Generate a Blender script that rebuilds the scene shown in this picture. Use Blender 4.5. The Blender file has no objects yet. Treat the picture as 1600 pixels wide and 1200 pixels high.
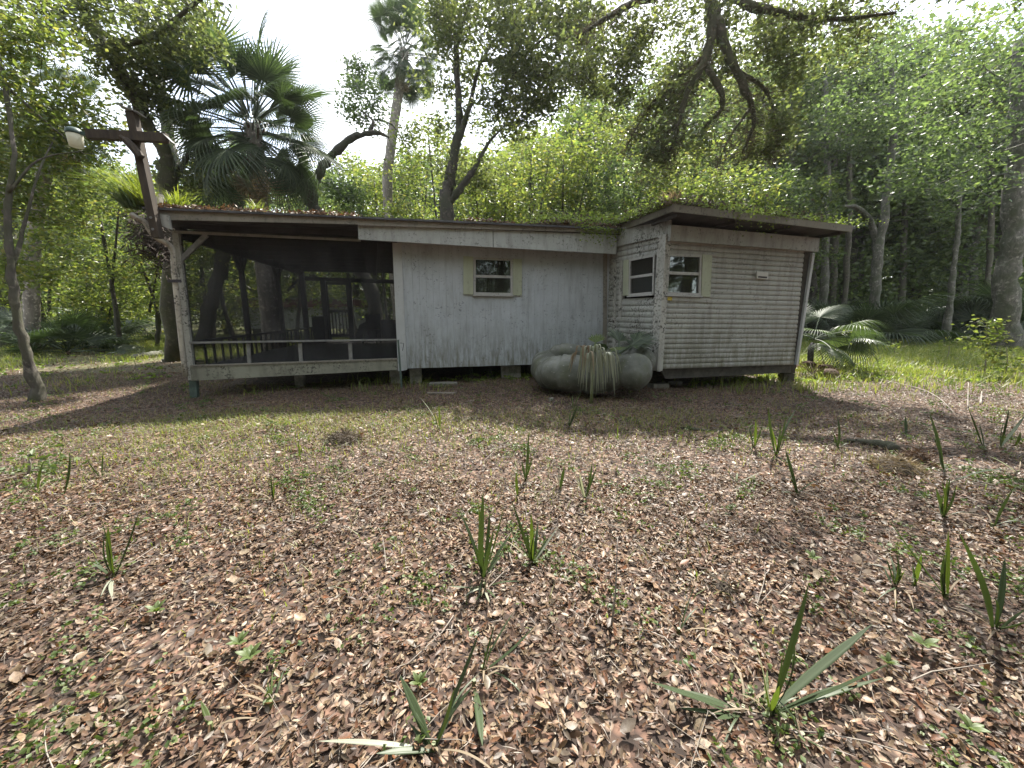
import bpy, math, random
import numpy as np
from mathutils import Vector, Matrix, Euler

R = math.radians
rng = np.random.default_rng(7)
random.seed(7)
scene = bpy.context.scene
C = scene.collection

# ------------------------------------------------------------------ camera
F = 610.0; PITCH = R(10.2); CAM = np.array([0.0, 0.0, 1.5])
cam = bpy.data.objects.new('camera', bpy.data.cameras.new('camera'))
C.objects.link(cam)
cam.data.sensor_width = 36.0
cam.data.lens = 36.0 * F / 1600.0
cam.data.clip_start = 0.05
cam.data.clip_end = 1500
cam.location = CAM
cam.rotation_euler = (R(90) - PITCH, 0, 0)
scene.camera = cam

# ------------------------------------------------------------------ light
SUN_EL, SUN_AZ = 56.0, 22.0          # azimuth measured from +Y towards +X
world = bpy.data.worlds.new('World'); scene.world = world
world.use_nodes = True
wn = world.node_tree.nodes; wl = world.node_tree.links
wn.clear()
wo = wn.new('ShaderNodeOutputWorld'); bg = wn.new('ShaderNodeBackground')
sky = wn.new('ShaderNodeTexSky'); sky.sky_type = 'NISHITA'; sky.sun_disc = False
sky.sun_elevation = R(SUN_EL); sky.sun_rotation = R(SUN_AZ)
sky.air_density = 1.2; sky.dust_density = 2.5; sky.ozone_density = 1.0
tc = wn.new('ShaderNodeTexCoord')
nz = wn.new('ShaderNodeTexNoise'); nz.inputs['Scale'].default_value = 2.2
nz.inputs['Detail'].default_value = 6; nz.inputs['Roughness'].default_value = 0.6
rp = wn.new('ShaderNodeValToRGB')
rp.color_ramp.elements[0].position = 0.34; rp.color_ramp.elements[0].color = (0, 0, 0, 1)
rp.color_ramp.elements[1].position = 0.60; rp.color_ramp.elements[1].color = (1, 1, 1, 1)
mx = wn.new('ShaderNodeMixRGB'); mx.inputs[2].default_value = (6.5, 6.7, 7.0, 1)
wl.new(tc.outputs['Generated'], nz.inputs['Vector']); wl.new(nz.outputs['Fac'], rp.inputs['Fac'])
wl.new(rp.outputs['Color'], mx.inputs[0]); wl.new(sky.outputs['Color'], mx.inputs[1])
wl.new(mx.outputs['Color'], bg.inputs['Color']); bg.inputs['Strength'].default_value = 0.125
wl.new(bg.outputs['Background'], wo.inputs['Surface'])

sun = bpy.data.objects.new('sun', bpy.data.lights.new('sun', 'SUN'))
C.objects.link(sun)
sun.data.energy = 4.9; sun.data.angle = R(0.55); sun.data.color = (1.0, 0.95, 0.86)
sd = Vector((math.sin(R(SUN_AZ)) * math.cos(R(SUN_EL)), math.cos(R(SUN_AZ)) * math.cos(R(SUN_EL)), math.sin(R(SUN_EL))))
sun.rotation_euler = sd.to_track_quat('Z', 'Y').to_euler()
sun.location = sd * 60

scene.view_settings.view_transform = 'Standard'
scene.view_settings.look = 'None'
scene.view_settings.gamma = 1.0
scene.view_settings.use_curve_mapping = False
scene.view_settings.exposure = 1.62
scene.cycles.max_bounces = 8
scene.cycles.transparent_max_bounces = 16
scene.cycles.caustics_reflective = False
scene.cycles.caustics_refractive = False
scene.cycles.use_denoising = True

# ------------------------------------------------------------------ geometry of the view (used to find real places)
CP, SP = math.cos(PITCH), math.sin(PITCH)
def ray(px, py):
    cx = (px - 800.0) / F; cy = -(py - 600.0) / F
    return np.array([cx, CP + cy * SP, -SP + cy * CP])
def W(px, py, Y):
    d = ray(px, py); return CAM + d * (Y / d[1])
def gz(x, y):
    x = np.asarray(x, float); y = np.asarray(y, float)
    h = 0.022 * np.sin(x * 0.9 + 1.3) * np.cos(y * 0.7 + 0.4) + 0.014 * np.sin(x * 2.3 + y * 1.7) + 0.008 * np.sin(x * 5.1 - y * 4.3 + 1)
    d2 = (x + 6.6) ** 2 + (y - 7.0) ** 2
    h = h - 0.13 * np.exp(-d2 / 5.0)
    h = h + 0.05 * np.exp(-((x + 2.9) ** 2 + (y - 4.85) ** 2) / 0.03)
    return h
def G(px, py):
    d = ray(px, py); z = 0.0
    for _ in range(4):
        p = CAM + d * ((z - CAM[2]) / d[2]); z = float(gz(p[0], p[1]))
    return p
class Plane:
    def __init__(s, p, yaw):
        s.p = np.array(p, float); s.a = np.array([math.cos(yaw), math.sin(yaw), 0.0])
        s.n = np.array([math.sin(yaw), -math.cos(yaw), 0.0])     # outward, towards the viewer
    def at(s, px, py, proud=0.0):
        d = ray(px, py); q = s.p + s.n * proud
        return CAM + d * (np.dot(q - CAM, s.n) / np.dot(d, s.n))
    def uz(s, px, py, proud=0.0):
        w = s.at(px, py, proud); return float(np.dot(w - s.p, s.a)), float(w[2])
    def pt(s, u, z, proud=0.0):
        w = s.p + s.a * u + s.n * proud; return np.array([w[0], w[1], z])
IA = W(950, 480, 9.1); OC = W(1040, 480, 7.45)
PA = Plane(IA, R(11.5))
PC = Plane(OC, R(16.0))
db = (OC - IA); PB = Plane(IA, math.atan2(db[1], db[0]))     # side wall, faces left / towards the viewer
if np.dot(PB.n, CAM - IA) < 0: PB.n = -PB.n

# ------------------------------------------------------------------ mesh helpers
def set_props(o, label=None, cat=None, group=None, kind=None):
    if label: o['label'] = label
    if cat: o['category'] = cat
    if group: o['group'] = group
    if kind: o['kind'] = kind
    return o
class Thing:
    def __init__(s, name, loc, label, cat, group=None):
        s.loc = np.array([float(v) for v in loc])
        s.o = bpy.data.objects.new(name, None); C.objects.link(s.o)
        s.o.empty_display_size = 0.1
        s.o.location = s.loc; set_props(s.o, label, cat, group)
def link(name, me, mat, parent):
    o = bpy.data.objects.new(name, me); C.objects.link(o)
    mats = mat if isinstance(mat, (list, tuple)) else [mat]
    if not me.materials:
        for m in mats: me.materials.append(m)
    if isinstance(parent, Thing): o.parent = parent.o
    elif parent is not None: o.parent = parent
    return o
def org(parent):
    if parent is None: return np.zeros(3)
    if isinstance(parent, Thing): return parent.loc
    q = parent
    while q.parent: q = q.parent
    return np.array(q.location)
def raw_mesh(name, V, faces, smooth=False, midx=None):
    me = bpy.data.meshes.new(name)
    V = np.ascontiguousarray(V, dtype=np.float32)
    me.vertices.add(len(V)); me.vertices.foreach_set('co', V.ravel())
    if isinstance(faces, np.ndarray):
        k = faces.shape[1]; n = len(faces)
        me.loops.add(n * k); me.polygons.add(n)
        me.loops.foreach_set('vertex_index', faces.astype(np.int32).ravel())
        me.polygons.foreach_set('loop_start', np.arange(n, dtype=np.int32) * k)
        me.polygons.foreach_set('loop_total', np.full(n, k, np.int32))
    else:
        tot = np.array([len(f) for f in faces], np.int32); st = np.concatenate([[0], np.cumsum(tot)[:-1]]).astype(np.int32)
        me.loops.add(int(tot.sum())); me.polygons.add(len(faces))
        me.loops.foreach_set('vertex_index', np.array([i for f in faces for i in f], np.int32))
        me.polygons.foreach_set('loop_start', st); me.polygons.foreach_set('loop_total', tot)
    if midx is not None: me.polygons.foreach_set('material_index', np.array(midx, np.int32))
    me.polygons.foreach_set('use_smooth', np.full(len(me.polygons), smooth))
    me.update(calc_edges=True); me.validate()
    return me
class MB:
    def __init__(s): s.v = []; s.f = []; s.m = []; s.n = 0; s.cur = 0
    def add(s, V, Fc):
        V = np.asarray(V, float); s.v.append(V)
        for f in Fc: s.f.append([int(i) + s.n for i in f]); s.m.append(s.cur)
        s.n += len(V)
    def prism(s, pts, ext):
        """closed polygon pts (Nx3) extruded by vector ext"""
        P = np.asarray(pts, float); n = len(P)
        V = np.vstack([P, P + ext])
        nrm = np.cross(P[1] - P[0], P[2] - P[1])
        fl = np.dot(nrm, ext) > 0
        a = list(range(n)); b = list(range(n, 2 * n))
        Fc = [a[::-1] if fl else a, b if fl else b[::-1]]
        for i in range(n):
            j = (i + 1) % n
            q = [i, j, n + j, n + i]; Fc.append(q if fl else q[::-1])
        s.add(V, Fc)
    def beam(s, p0, p1, w, h, up=(0, 0, 1)):
        p0 = np.asarray(p0, float); p1 = np.asarray(p1, float); d = p1 - p0; d = d / np.linalg.norm(d)
        u = np.cross(d, up)
        if np.linalg.norm(u) < 1e-4: u = np.array([1.0, 0, 0])
        u = u / np.linalg.norm(u); v = np.cross(u, d)
        q = [p0 + u * (a * w / 2) + v * (b * h / 2) for a, b in ((-1, -1), (1, -1), (1, 1), (-1, 1))]
        s.prism(q, p1 - p0)
    def box(s, lo, hi):
        x0, y0, z0 = lo; x1, y1, z1 = hi
        s.prism([(x0, y0, z0), (x1, y0, z0), (x1, y1, z0), (x0, y1, z0)], np.array([0, 0, z1 - z0]))
    def tube(s, pts, rad, sides=8, cap=True):
        V, Fc = tube(pts, rad, sides, cap); s.add(V, Fc)
    def build(s, name, mat, parent=None, smooth=False):
        V = np.vstack(s.v) - org(parent)
        me = raw_mesh(name, V, s.f, smooth, s.m if max(s.m) > 0 else None)
        return link(name, me, mat, parent)
def tube(pts, rad, sides=8, cap=True):
    P = np.asarray(pts, float); n = len(P)
    rad = np.broadcast_to(np.asarray(rad, float), (n,))
    T = np.gradient(P, axis=0); T /= np.linalg.norm(T, axis=1)[:, None] + 1e-9
    ref = np.array([0.0, 0, 1]) if abs(T[0, 2]) < 0.9 else np.array([1.0, 0, 0])
    V = np.zeros((n, sides, 3)); U = np.cross(T[0], ref); U /= np.linalg.norm(U)
    ang = np.arange(sides) * 2 * math.pi / sides
    for i in range(n):
        U = U - T[i] * np.dot(U, T[i]); U /= np.linalg.norm(U) + 1e-9
        B = np.cross(T[i], U)
        V[i] = P[i] + rad[i] * (np.cos(ang)[:, None] * U + np.sin(ang)[:, None] * B)
    Fc = []
    for i in range(n - 1):
        for j in range(sides):
            k = (j + 1) % sides
            Fc.append((i * sides + j, i * sides + k, (i + 1) * sides + k, (i + 1) * sides + j))
    if cap:
        Fc.append(tuple(range(sides))[::-1]); Fc.append(tuple((n - 1) * sides + j for j in range(sides)))
    return V.reshape(-1, 3), Fc
LM = [(-999, 60, 'behind the leaning tree at the left edge'), (60, 175, 'beneath the outdoor lamp'), (175, 260, 'behind the light pole'), (260, 340, 'behind the left end of the porch roof'), (340, 470, 'behind the bushy cabbage palm'), (470, 570, 'between the two palms'), (570, 670, 'near the tall slender palm'), (670, 745, 'behind the forked oak'),
      (745, 860, 'above the bright roof ferns'), (860, 960, 'left of the valley between the roofs'), (960, 1060, 'above the roof valley'), (1060, 1180, 'behind the mossy hanging limbs'), (1180, 1280, 'above the right half of the box roof'), (1280, 1350, 'just right of the box roof'), (1350, 1440, 'by the twin-limbed tree'), (1440, 1530, 'by the slender lone trunk'), (1530, 9999, 'by the thick pale trunk at the right edge')]
_cnt = {}
ORD = ['nearest', 'second', 'third', 'fourth', 'fifth', 'sixth', 'seventh', 'eighth', 'ninth', 'tenth', 'eleventh', 'twelfth']
def where(px, kind):
    for a, b, t in LM:
        if a <= px < b: break
    k = (kind, t); i = _cnt.get(k, 0); _cnt[k] = i + 1
    return kind + ' ' + t + ('' if i == 0 else ', %s one' % ORD[min(i, 11)])
def smooth_path(pts, n=6):
    """Catmull-Rom through pts"""
    P = np.asarray(pts, float)
    if len(P) < 3: 
        t = np.linspace(0, 1, n + 1)[:, None]; return P[0] * (1 - t) + P[-1] * t
    Q = np.vstack([2 * P[0] - P[1], P, 2 * P[-1] - P[-2]]); out = []
    for i in range(1, len(Q) - 2):
        p0, p1, p2, p3 = Q[i - 1], Q[i], Q[i + 1], Q[i + 2]
        for t in np.linspace(0, 1, n, endpoint=False):
            out.append(0.5 * ((2 * p1) + (-p0 + p2) * t + (2 * p0 - 5 * p1 + 4 * p2 - p3) * t * t + (-p0 + 3 * p1 - 3 * p2 + p3) * t ** 3))
    out.append(P[-1]); return np.array(out)
def copy_tree(o, parent=None):
    c = o.copy(); C.objects.link(c)
    if parent is not None: c.parent = parent
    for ch in list(o.children): copy_tree(ch, c)
    return c

# ------------------------------------------------------------------ materials
def newmat(name):
    m = bpy.data.materials.new(name); m.use_nodes = True
    nt = m.node_tree; nt.nodes.clear()
    out = nt.nodes.new('ShaderNodeOutputMaterial')
    return m, nt, out
def N(nt, t, **kw):
    n = nt.nodes.new(t)
    for k, v in kw.items():
        if k in n.inputs: n.inputs[k].default_value = v
        else: setattr(n, k, v)
    return n
def ramp(nt, src, stops, interp='LINEAR'):
    r = nt.nodes.new('ShaderNodeValToRGB'); cr = r.color_ramp; cr.interpolation = interp
    while len(cr.elements) < len(stops): cr.elements.new(0.5)
    for e, (p, c) in zip(cr.elements, stops):
        e.position = p; e.color = (c[0], c[1], c[2], 1) if hasattr(c, '__len__') else (c, c, c, 1)
    nt.links.new(src, r.inputs['Fac']); return r.outputs['Color']
def mixc(nt, fac, a, b, mode='MIX'):
    m = nt.nodes.new('ShaderNodeMixRGB'); m.blend_type = mode
    for i, x in ((0, fac), (1, a), (2, b)):
        if hasattr(x, 'is_output'): nt.links.new(x, m.inputs[i])
        elif i == 0: m.inputs[0].default_value = x
        else: m.inputs[i].default_value = (x[0], x[1], x[2], 1)
    return m.outputs[0]
def coords(nt, scale=(1, 1, 1), kind='Object'):
    t = nt.nodes.new('ShaderNodeTexCoord'); mp = nt.nodes.new('ShaderNodeMapping')
    mp.inputs['Scale'].default_value = scale
    nt.links.new(t.outputs[kind], mp.inputs['Vector']); return mp.outputs['Vector']
def noise(nt, vec, scale, detail=5, rough=0.6):
    n = nt.nodes.new('ShaderNodeTexNoise'); n.inputs['Scale'].default_value = scale
    n.inputs['Detail'].default_value = detail; n.inputs['Roughness'].default_value = rough
    nt.links.new(vec, n.inputs['Vector']); return n.outputs['Fac']
def bump(nt, h, strength=0.3, dist=0.01):
    b = nt.nodes.new('ShaderNodeBump'); b.inputs['Strength'].default_value = strength; b.inputs['Distance'].default_value = dist
    nt.links.new(h, b.inputs['Height']); return b.outputs['Normal']
def paint(name, base, dirt=(0.10, 0.095, 0.075), amt=0.5, speck=0.5, streak=0.4, low=None, rough=0.6, speckscale=22):
    """weathered paint: blotchy grime, vertical rain streaks, dark lichen specks"""
    m, nt, out = newmat(name)
    v = coords(nt); vs = coords(nt, (1, 1, 0.16))
    n1 = noise(nt, v, 1.7, 8, 0.68); n2 = noise(nt, vs, 9, 5, 0.6); n3 = noise(nt, v, speckscale, 3, 0.55); n4 = noise(nt, v, 2.6, 4, 0.6)
    c = mixc(nt, ramp(nt, n1, [(0.35, 0), (0.72, amt)]), base, tuple(b * 0.45 + d * 0.3 for b, d in zip(base, dirt)))
    c = mixc(nt, ramp(nt, n2, [(0.48, 0), (0.72, streak)]), c, dirt)
    sp = ramp(nt, n3, [(0.62 - 0.10 * speck, 0), (0.66 - 0.10 * speck, 1)])
    spm = ramp(nt, n4, [(0.42, 0.0), (0.62, min(1.0, 0.35 + speck * 0.65))])
    c = mixc(nt, mixc(nt, 1.0, sp, spm, 'MULTIPLY'), c, tuple(d * 0.35 for d in dirt))
    if low is not None:          # algae that climbs from the wet bottom edge
        sx = nt.nodes.new('ShaderNodeSeparateXYZ'); nt.links.new(v, sx.inputs[0])
        mr = nt.nodes.new('ShaderNodeMapRange'); mr.inputs['From Min'].default_value = low[0]; mr.inputs['From Max'].default_value = low[1]
        mr.inputs['To Min'].default_value = 1; mr.inputs['To Max'].default_value = 0
        nt.links.new(sx.outputs['Z'], mr.inputs['Value'])
        nn = noise(nt, vs, 14, 6, 0.7)
        k = mixc(nt, 1.0, mr.outputs[0], ramp(nt, nn, [(0.38, 0), (0.66, 1)]), 'MULTIPLY')
        c = mixc(nt, k, c, (0.12, 0.115, 0.07))
    b = N(nt, 'ShaderNodeBsdfPrincipled', Roughness=rough)
    nt.links.new(c, b.inputs['Base Color']); nt.links.new(bump(nt, n3, 0.25, 0.004), b.inputs['Normal'])
    nt.links.new(b.outputs[0], out.inputs['Surface']); return m
def plain(name, base, rough=0.7, var=0.35, scale=6, metal=0.0, bstr=0.2, stretch=(1, 1, 1)):
    m, nt, out = newmat(name)
    v = coords(nt, stretch); n1 = noise(nt, v, scale, 6, 0.65)
    c = ramp(nt, n1, [(0.3, tuple(x * (1 - var) for x in base)), (0.7, tuple(min(1, x * (1 + var)) for x in base))])
    b = N(nt, 'ShaderNodeBsdfPrincipled', Roughness=rough, Metallic=metal)
    nt.links.new(c, b.inputs['Base Color']); nt.links.new(bump(nt, n1, bstr, 0.01), b.inputs['Normal'])
    nt.links.new(b.outputs[0], out.inputs['Surface']); return m
def bark(name, dark, light, moss=None, mossamt=0.5, scale=7):
    m, nt, out = newmat(name)
    v = coords(nt, (1, 1, 0.3)); v2 = coords(nt)
    n1 = noise(nt, v, scale, 8, 0.7); n2 = noise(nt, v2, 2.3, 5, 0.6); n3 = noise(nt, v2, 9, 3, 0.5)
    c = ramp(nt, n1, [(0.3, dark), (0.68, light)])
    c = mixc(nt, ramp(nt, n3, [(0.56, 0), (0.66, 0.7)]), c, tuple(min(1, x * 1.9) for x in light))
    if moss: c = mixc(nt, ramp(nt, n2, [(0.5 - 0.2 * mossamt, 0), (0.62, 0.85)]), c, moss)
    b = N(nt, 'ShaderNodeBsdfPrincipled', Roughness=0.9)
    nt.links.new(c, b.inputs['Base Color']); nt.links.new(bump(nt, n1, 0.9, 0.04), b.inputs['Normal'])
    nt.links.new(b.outputs[0], out.inputs['Surface']); return m
def leafmat(name, cols, transl=0.45, rough=0.42, tcol=None, spec=0.5):
    m, nt, out = newmat(name)
    g = nt.nodes.new('ShaderNodeNewGeometry')
    k = len(cols); c = ramp(nt, g.outputs['Random Per Island'], [(i / max(1, k - 1), col) for i, col in enumerate(cols)])
    b = N(nt, 'ShaderNodeBsdfPrincipled', Roughness=rough)
    b.inputs['Specular IOR Level'].default_value = spec
    nt.links.new(c, b.inputs['Base Color'])
    if transl <= 0:
        nt.links.new(b.outputs[0], out.inputs['Surface']); return m
    t = nt.nodes.new('ShaderNodeBsdfTranslucent')
    tc_ = mixc(nt, 1.0, c, tcol or (1.6, 1.9, 0.7), 'MULTIPLY')
    nt.links.new(tc_, t.inputs['Color'])
    mx_ = nt.nodes.new('ShaderNodeMixShader'); mx_.inputs[0].default_value = transl
    nt.links.new(b.outputs[0], mx_.inputs[1]); nt.links.new(t.outputs[0], mx_.inputs[2])
    nt.links.new(mx_.outputs[0], out.inputs['Surface']); return m

M = {}
M['wall_white'] = paint('wall_white', (0.43, 0.465, 0.49), amt=0.45, speck=0.22, streak=0.3, low=(0.45, 1.35))
M['frieze'] = paint('frieze', (0.40, 0.42, 0.40), amt=0.6, speck=0.35, streak=0.5)
M['siding'] = paint('siding', (0.37, 0.375, 0.345), dirt=(0.09, 0.085, 0.06), amt=0.7, speck=0.35, streak=0.45, low=(0.5, 1.6))
M['side_wall'] = paint('side_wall', (0.37, 0.38, 0.35), amt=0.75, speck=0.95, streak=0.55, low=(0.5, 1.3), speckscale=27)
M['trim'] = paint('trim', (0.42, 0.42, 0.38), amt=0.5, speck=1.0, streak=0.5, speckscale=24)
M['white_trim'] = paint('white_trim', (0.44, 0.46, 0.46), amt=0.3, speck=0.2, streak=0.35)
M['mould_beam'] = paint('mould_beam', (0.29, 0.29, 0.23), amt=0.9, speck=0.8, streak=0.6)
M['fascia'] = paint('fascia', (0.27, 0.25, 0.21), amt=0.8, speck=0.5, streak=0.5)
M['fascia_dark'] = paint('fascia_dark', (0.20, 0.18, 0.14), amt=0.8, speck=0.6, streak=0.6)
M['shutter'] = paint('shutter', (0.37, 0.40, 0.29), amt=0.3, speck=0.1, streak=0.2)
M['frame'] = paint('frame', (0.40, 0.40, 0.38), amt=0.4, speck=0.45, streak=0.2, speckscale=30)
M['downspout'] = paint('downspout', (0.50, 0.46, 0.38), amt=0.9, speck=0.8, streak=0.6)
M['old_wood'] = plain('old_wood', (0.045, 0.033, 0.022), 0.85, 0.5, 12, stretch=(1, 1, 0.2))
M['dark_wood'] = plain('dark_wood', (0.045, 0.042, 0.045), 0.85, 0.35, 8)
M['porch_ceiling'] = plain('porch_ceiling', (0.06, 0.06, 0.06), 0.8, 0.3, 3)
M['roof_metal'] = plain('roof_metal', (0.07, 0.07, 0.075), 0.6, 0.5, 5)
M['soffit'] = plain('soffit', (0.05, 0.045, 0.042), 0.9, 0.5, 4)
M['green_paint'] = plain('green_paint', (0.07, 0.10, 0.085), 0.7, 0.4, 9)
M['steel_frame'] = plain('steel_frame', (0.06, 0.055, 0.045), 0.8, 0.5, 8)
M['block'] = plain('block', (0.24, 0.23, 0.20), 0.95, 0.45, 9, bstr=0.6)
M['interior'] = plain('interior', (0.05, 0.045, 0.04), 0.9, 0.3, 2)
M['curtain'] = plain('curtain', (0.30, 0.29, 0.26), 0.9, 0.2, 5)
M['yellow'] = plain('yellow', (0.42, 0.33, 0.04), 0.6, 0.3, 9)
M['maroon'] = plain('maroon', (0.16, 0.05, 0.05), 0.6, 0.4, 2)
M['far_white'] = paint('far_white', (0.6, 0.62, 0.6), amt=0.4, speck=0.1, streak=0.4)
M['stone'] = plain('stone', (0.17, 0.16, 0.135), 0.9, 0.35, 7, bstr=0.6)
M['plank'] = plain('plank', (0.13, 0.11, 0.085), 0.9, 0.4, 10)
M['fur'] = plain('fur', (0.06, 0.045, 0.035), 0.95, 0.5, 14)
# lichen-covered grey tanks
def tankmat():
    m, nt, out = newmat('tank_skin')
    v = coords(nt); n1 = noise(nt, v, 2.2, 7, 0.65); n2 = noise(nt, v, 18, 4, 0.6); n3 = noise(nt, coords(nt, (1, 1, 0.4)), 5, 5, 0.6)
    c = ramp(nt, n1, [(0.3, (0.035, 0.04, 0.028)), (0.52, (0.10, 0.105, 0.085)), (0.72, (0.17, 0.18, 0.17))])
    c = mixc(nt, ramp(nt, n3, [(0.5, 0), (0.7, 0.6)]), c, (0.07, 0.08, 0.035))
    c = mixc(nt, ramp(nt, n2, [(0.63, 0), (0.70, 0.5)]), c, (0.34, 0.35, 0.33))
    b = N(nt, 'ShaderNodeBsdfPrincipled', Roughness=0.62)
    nt.links.new(c, b.inputs['Base Color']); nt.links.new(bump(nt, n2, 0.4, 0.01), b.inputs['Normal'])
    nt.links.new(b.outputs[0], out.inputs['Surface']); return m
M['tank'] = tankmat()
def glassmat():
    m, nt, out = newmat('window_glass')
    tr = nt.nodes.new('ShaderNodeBsdfTransparent'); tr.inputs['Color'].default_value = (0.55, 0.6, 0.58, 1)
    gl = nt.nodes.new('ShaderNodeBsdfGlossy'); gl.inputs['Roughness'].default_value = 0.03; gl.inputs['Color'].default_value = (0.9, 0.95, 0.95, 1)
    n = noise(nt, coords(nt), 1.5, 2, 0.5)
    nrm = bump(nt, n, 0.12, 0.05); nt.links.new(nrm, gl.inputs['Normal'])
    fr = nt.nodes.new('ShaderNodeFresnel'); fr.inputs['IOR'].default_value = 1.5
    mr = nt.nodes.new('ShaderNodeMath'); mr.operation = 'MULTIPLY_ADD'; mr.inputs[1].default_value = 1.1; mr.inputs[2].default_value = 0.02
    nt.links.new(fr.outputs[0], mr.inputs[0])
    df = nt.nodes.new('ShaderNodeBsdfDiffuse'); df.inputs['Color'].default_value = (0.12, 0.12, 0.10, 1)
    m1 = nt.nodes.new('ShaderNodeMixShader'); m2 = nt.nodes.new('ShaderNodeMixShader'); m1.inputs[0].default_value = 0.12
    nt.links.new(tr.outputs[0], m1.inputs[1]); nt.links.new(df.outputs[0], m1.inputs[2])
    nt.links.new(mr.outputs[0], m2.inputs[0]); nt.links.new(m1.outputs[0], m2.inputs[1]); nt.links.new(gl.outputs[0], m2.inputs[2])
    nt.links.new(m2.outputs[0], out.inputs['Surface']); return m
M['glass'] = glassmat()
def screenmat(name, alpha, col):
    m, nt, out = newmat(name)
    tr = nt.nodes.new('ShaderNodeBsdfTransparent')
    df = nt.nodes.new('ShaderNodeBsdfDiffuse')
    n = noise(nt, coords(nt, (1, 1, 0.35)), 3.5, 5, 0.6)
    c = ramp(nt, n, [(0.35, tuple(x * 0.6 for x in col)), (0.7, tuple(x * 1.7 for x in col))])
    nt.links.new(c, df.inputs['Color'])
    mm = nt.nodes.new('ShaderNodeMixShader')
    f = ramp(nt, n, [(0.3, alpha - 0.06), (0.75, alpha + 0.12)]); nt.links.new(f, mm.inputs[0])
    nt.links.new(tr.outputs[0], mm.inputs[1]); nt.links.new(df.outputs[0], mm.inputs[2])
    nt.links.new(mm.outputs[0], out.inputs['Surface']); return m
M['screen'] = screenmat('insect_screen', 0.38, (0.042, 0.043, 0.045))
M['screen2'] = screenmat('insect_screen_rear', 0.16, (0.03, 0.03, 0.03))
def bowlmat():
    m, nt, out = newmat('lamp_bowl')
    b = N(nt, 'ShaderNodeBsdfPrincipled', Roughness=0.35); b.inputs['Base Color'].default_value = (0.66, 0.65, 0.55, 1)
    t = nt.nodes.new('ShaderNodeBsdfTranslucent'); t.inputs['Color'].default_value = (0.75, 0.75, 0.66, 1)
    mm = nt.nodes.new('ShaderNodeMixShader'); mm.inputs[0].default_value = 0.55
    nt.links.new(b.outputs[0], mm.inputs[1]); nt.links.new(t.outputs[0], mm.inputs[2]); nt.links.new(mm.outputs[0], out.inputs['Surface']); return m
M['bowl'] = bowlmat()
M['lamp_housing'] = plain('lamp_housing', (0.03, 0.06, 0.05), 0.5, 0.3, 9)
M['rail'] = plain('rail', (0.20, 0.20, 0.19), 0.6, 0.4, 9)

M['bark_oak'] = bark('bark_oak', (0.035, 0.03, 0.025), (0.13, 0.115, 0.095), (0.07, 0.075, 0.04), 0.5)
M['bark_grey'] = bark('bark_grey', (0.035, 0.032, 0.027), (0.20, 0.19, 0.165), (0.06, 0.07, 0.04), 0.45, 13)
M['bark_dark'] = bark('bark_dark', (0.02, 0.018, 0.015), (0.075, 0.065, 0.05), (0.05, 0.055, 0.03), 0.4)
M['bark_fern'] = bark('bark_fern', (0.03, 0.028, 0.02), (0.10, 0.085, 0.06), (0.055, 0.06, 0.02), 0.9)
M['palm_trunk'] = bark('palm_trunk', (0.10, 0.085, 0.07), (0.30, 0.27, 0.23), None, 0, 4)
M['leaf_oak'] = leafmat('leaf_oak', [(0.058, 0.072, 0.036), (0.082, 0.10, 0.048), (0.11, 0.13, 0.058), (0.15, 0.16, 0.07)], 0.56, 0.38, (1.6, 1.7, 0.9))
M['leaf_lime'] = leafmat('leaf_lime', [(0.065, 0.095, 0.032), (0.10, 0.138, 0.040), (0.14, 0.178, 0.050), (0.19, 0.21, 0.062), (0.085, 0.125, 0.05), (0.22, 0.20, 0.07)], 0.58, 0.38, (1.55, 1.6, 0.85))
M['leaf_green'] = leafmat('leaf_green', [(0.045, 0.068, 0.034), (0.07, 0.10, 0.045), (0.10, 0.138, 0.056), (0.14, 0.178, 0.075)], 0.56, 0.36, (1.5, 1.62, 0.95))
M['leaf_dark'] = leafmat('leaf_dark', [(0.035, 0.052, 0.025), (0.055, 0.08, 0.034), (0.08, 0.11, 0.042), (0.12, 0.135, 0.05)], 0.6, 0.4, (1.65, 1.8, 0.85))
M['leaf_vine'] = leafmat('leaf_vine', [(0.10, 0.14, 0.035), (0.15, 0.20, 0.05), (0.22, 0.27, 0.07)], 0.5, 0.4, (1.5, 1.6, 0.8))
M['fern'] = leafmat('fern', [(0.10, 0.14, 0.025), (0.16, 0.19, 0.035), (0.22, 0.24, 0.05)], 0.5, 0.45, (1.5, 1.6, 0.7))
M['moss'] = leafmat('moss', [(0.05, 0.042, 0.030), (0.08, 0.065, 0.045), (0.11, 0.085, 0.06)], 0.2, 0.9, (1.2, 1.1, 0.9))
M['frond'] = leafmat('frond', [(0.045, 0.062, 0.040), (0.062, 0.084, 0.052), (0.09, 0.115, 0.07)], 0.25, 0.48, (1.3, 1.6, 0.6), 0.35)
M['frond_dry'] = leafmat('frond_dry', [(0.14, 0.10, 0.06), (0.22, 0.17, 0.11), (0.32, 0.27, 0.19)], 0.3, 0.7, (1.2, 1.1, 0.8))
M['frond_brown'] = leafmat('frond_brown', [(0.06, 0.035, 0.02), (0.10, 0.06, 0.035)], 0.2, 0.8, (1.2, 1.0, 0.7))
M['petiole'] = plain('petiole', (0.13, 0.15, 0.06), 0.5, 0.3, 5)
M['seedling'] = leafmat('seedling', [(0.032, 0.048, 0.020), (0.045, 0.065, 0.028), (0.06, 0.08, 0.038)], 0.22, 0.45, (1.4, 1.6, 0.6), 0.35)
M['seedling_lit'] = leafmat('seedling_lit', [(0.06, 0.09, 0.022), (0.09, 0.12, 0.03)], 0.36, 0.45, (1.4, 1.5, 0.6), 0.35)
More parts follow.
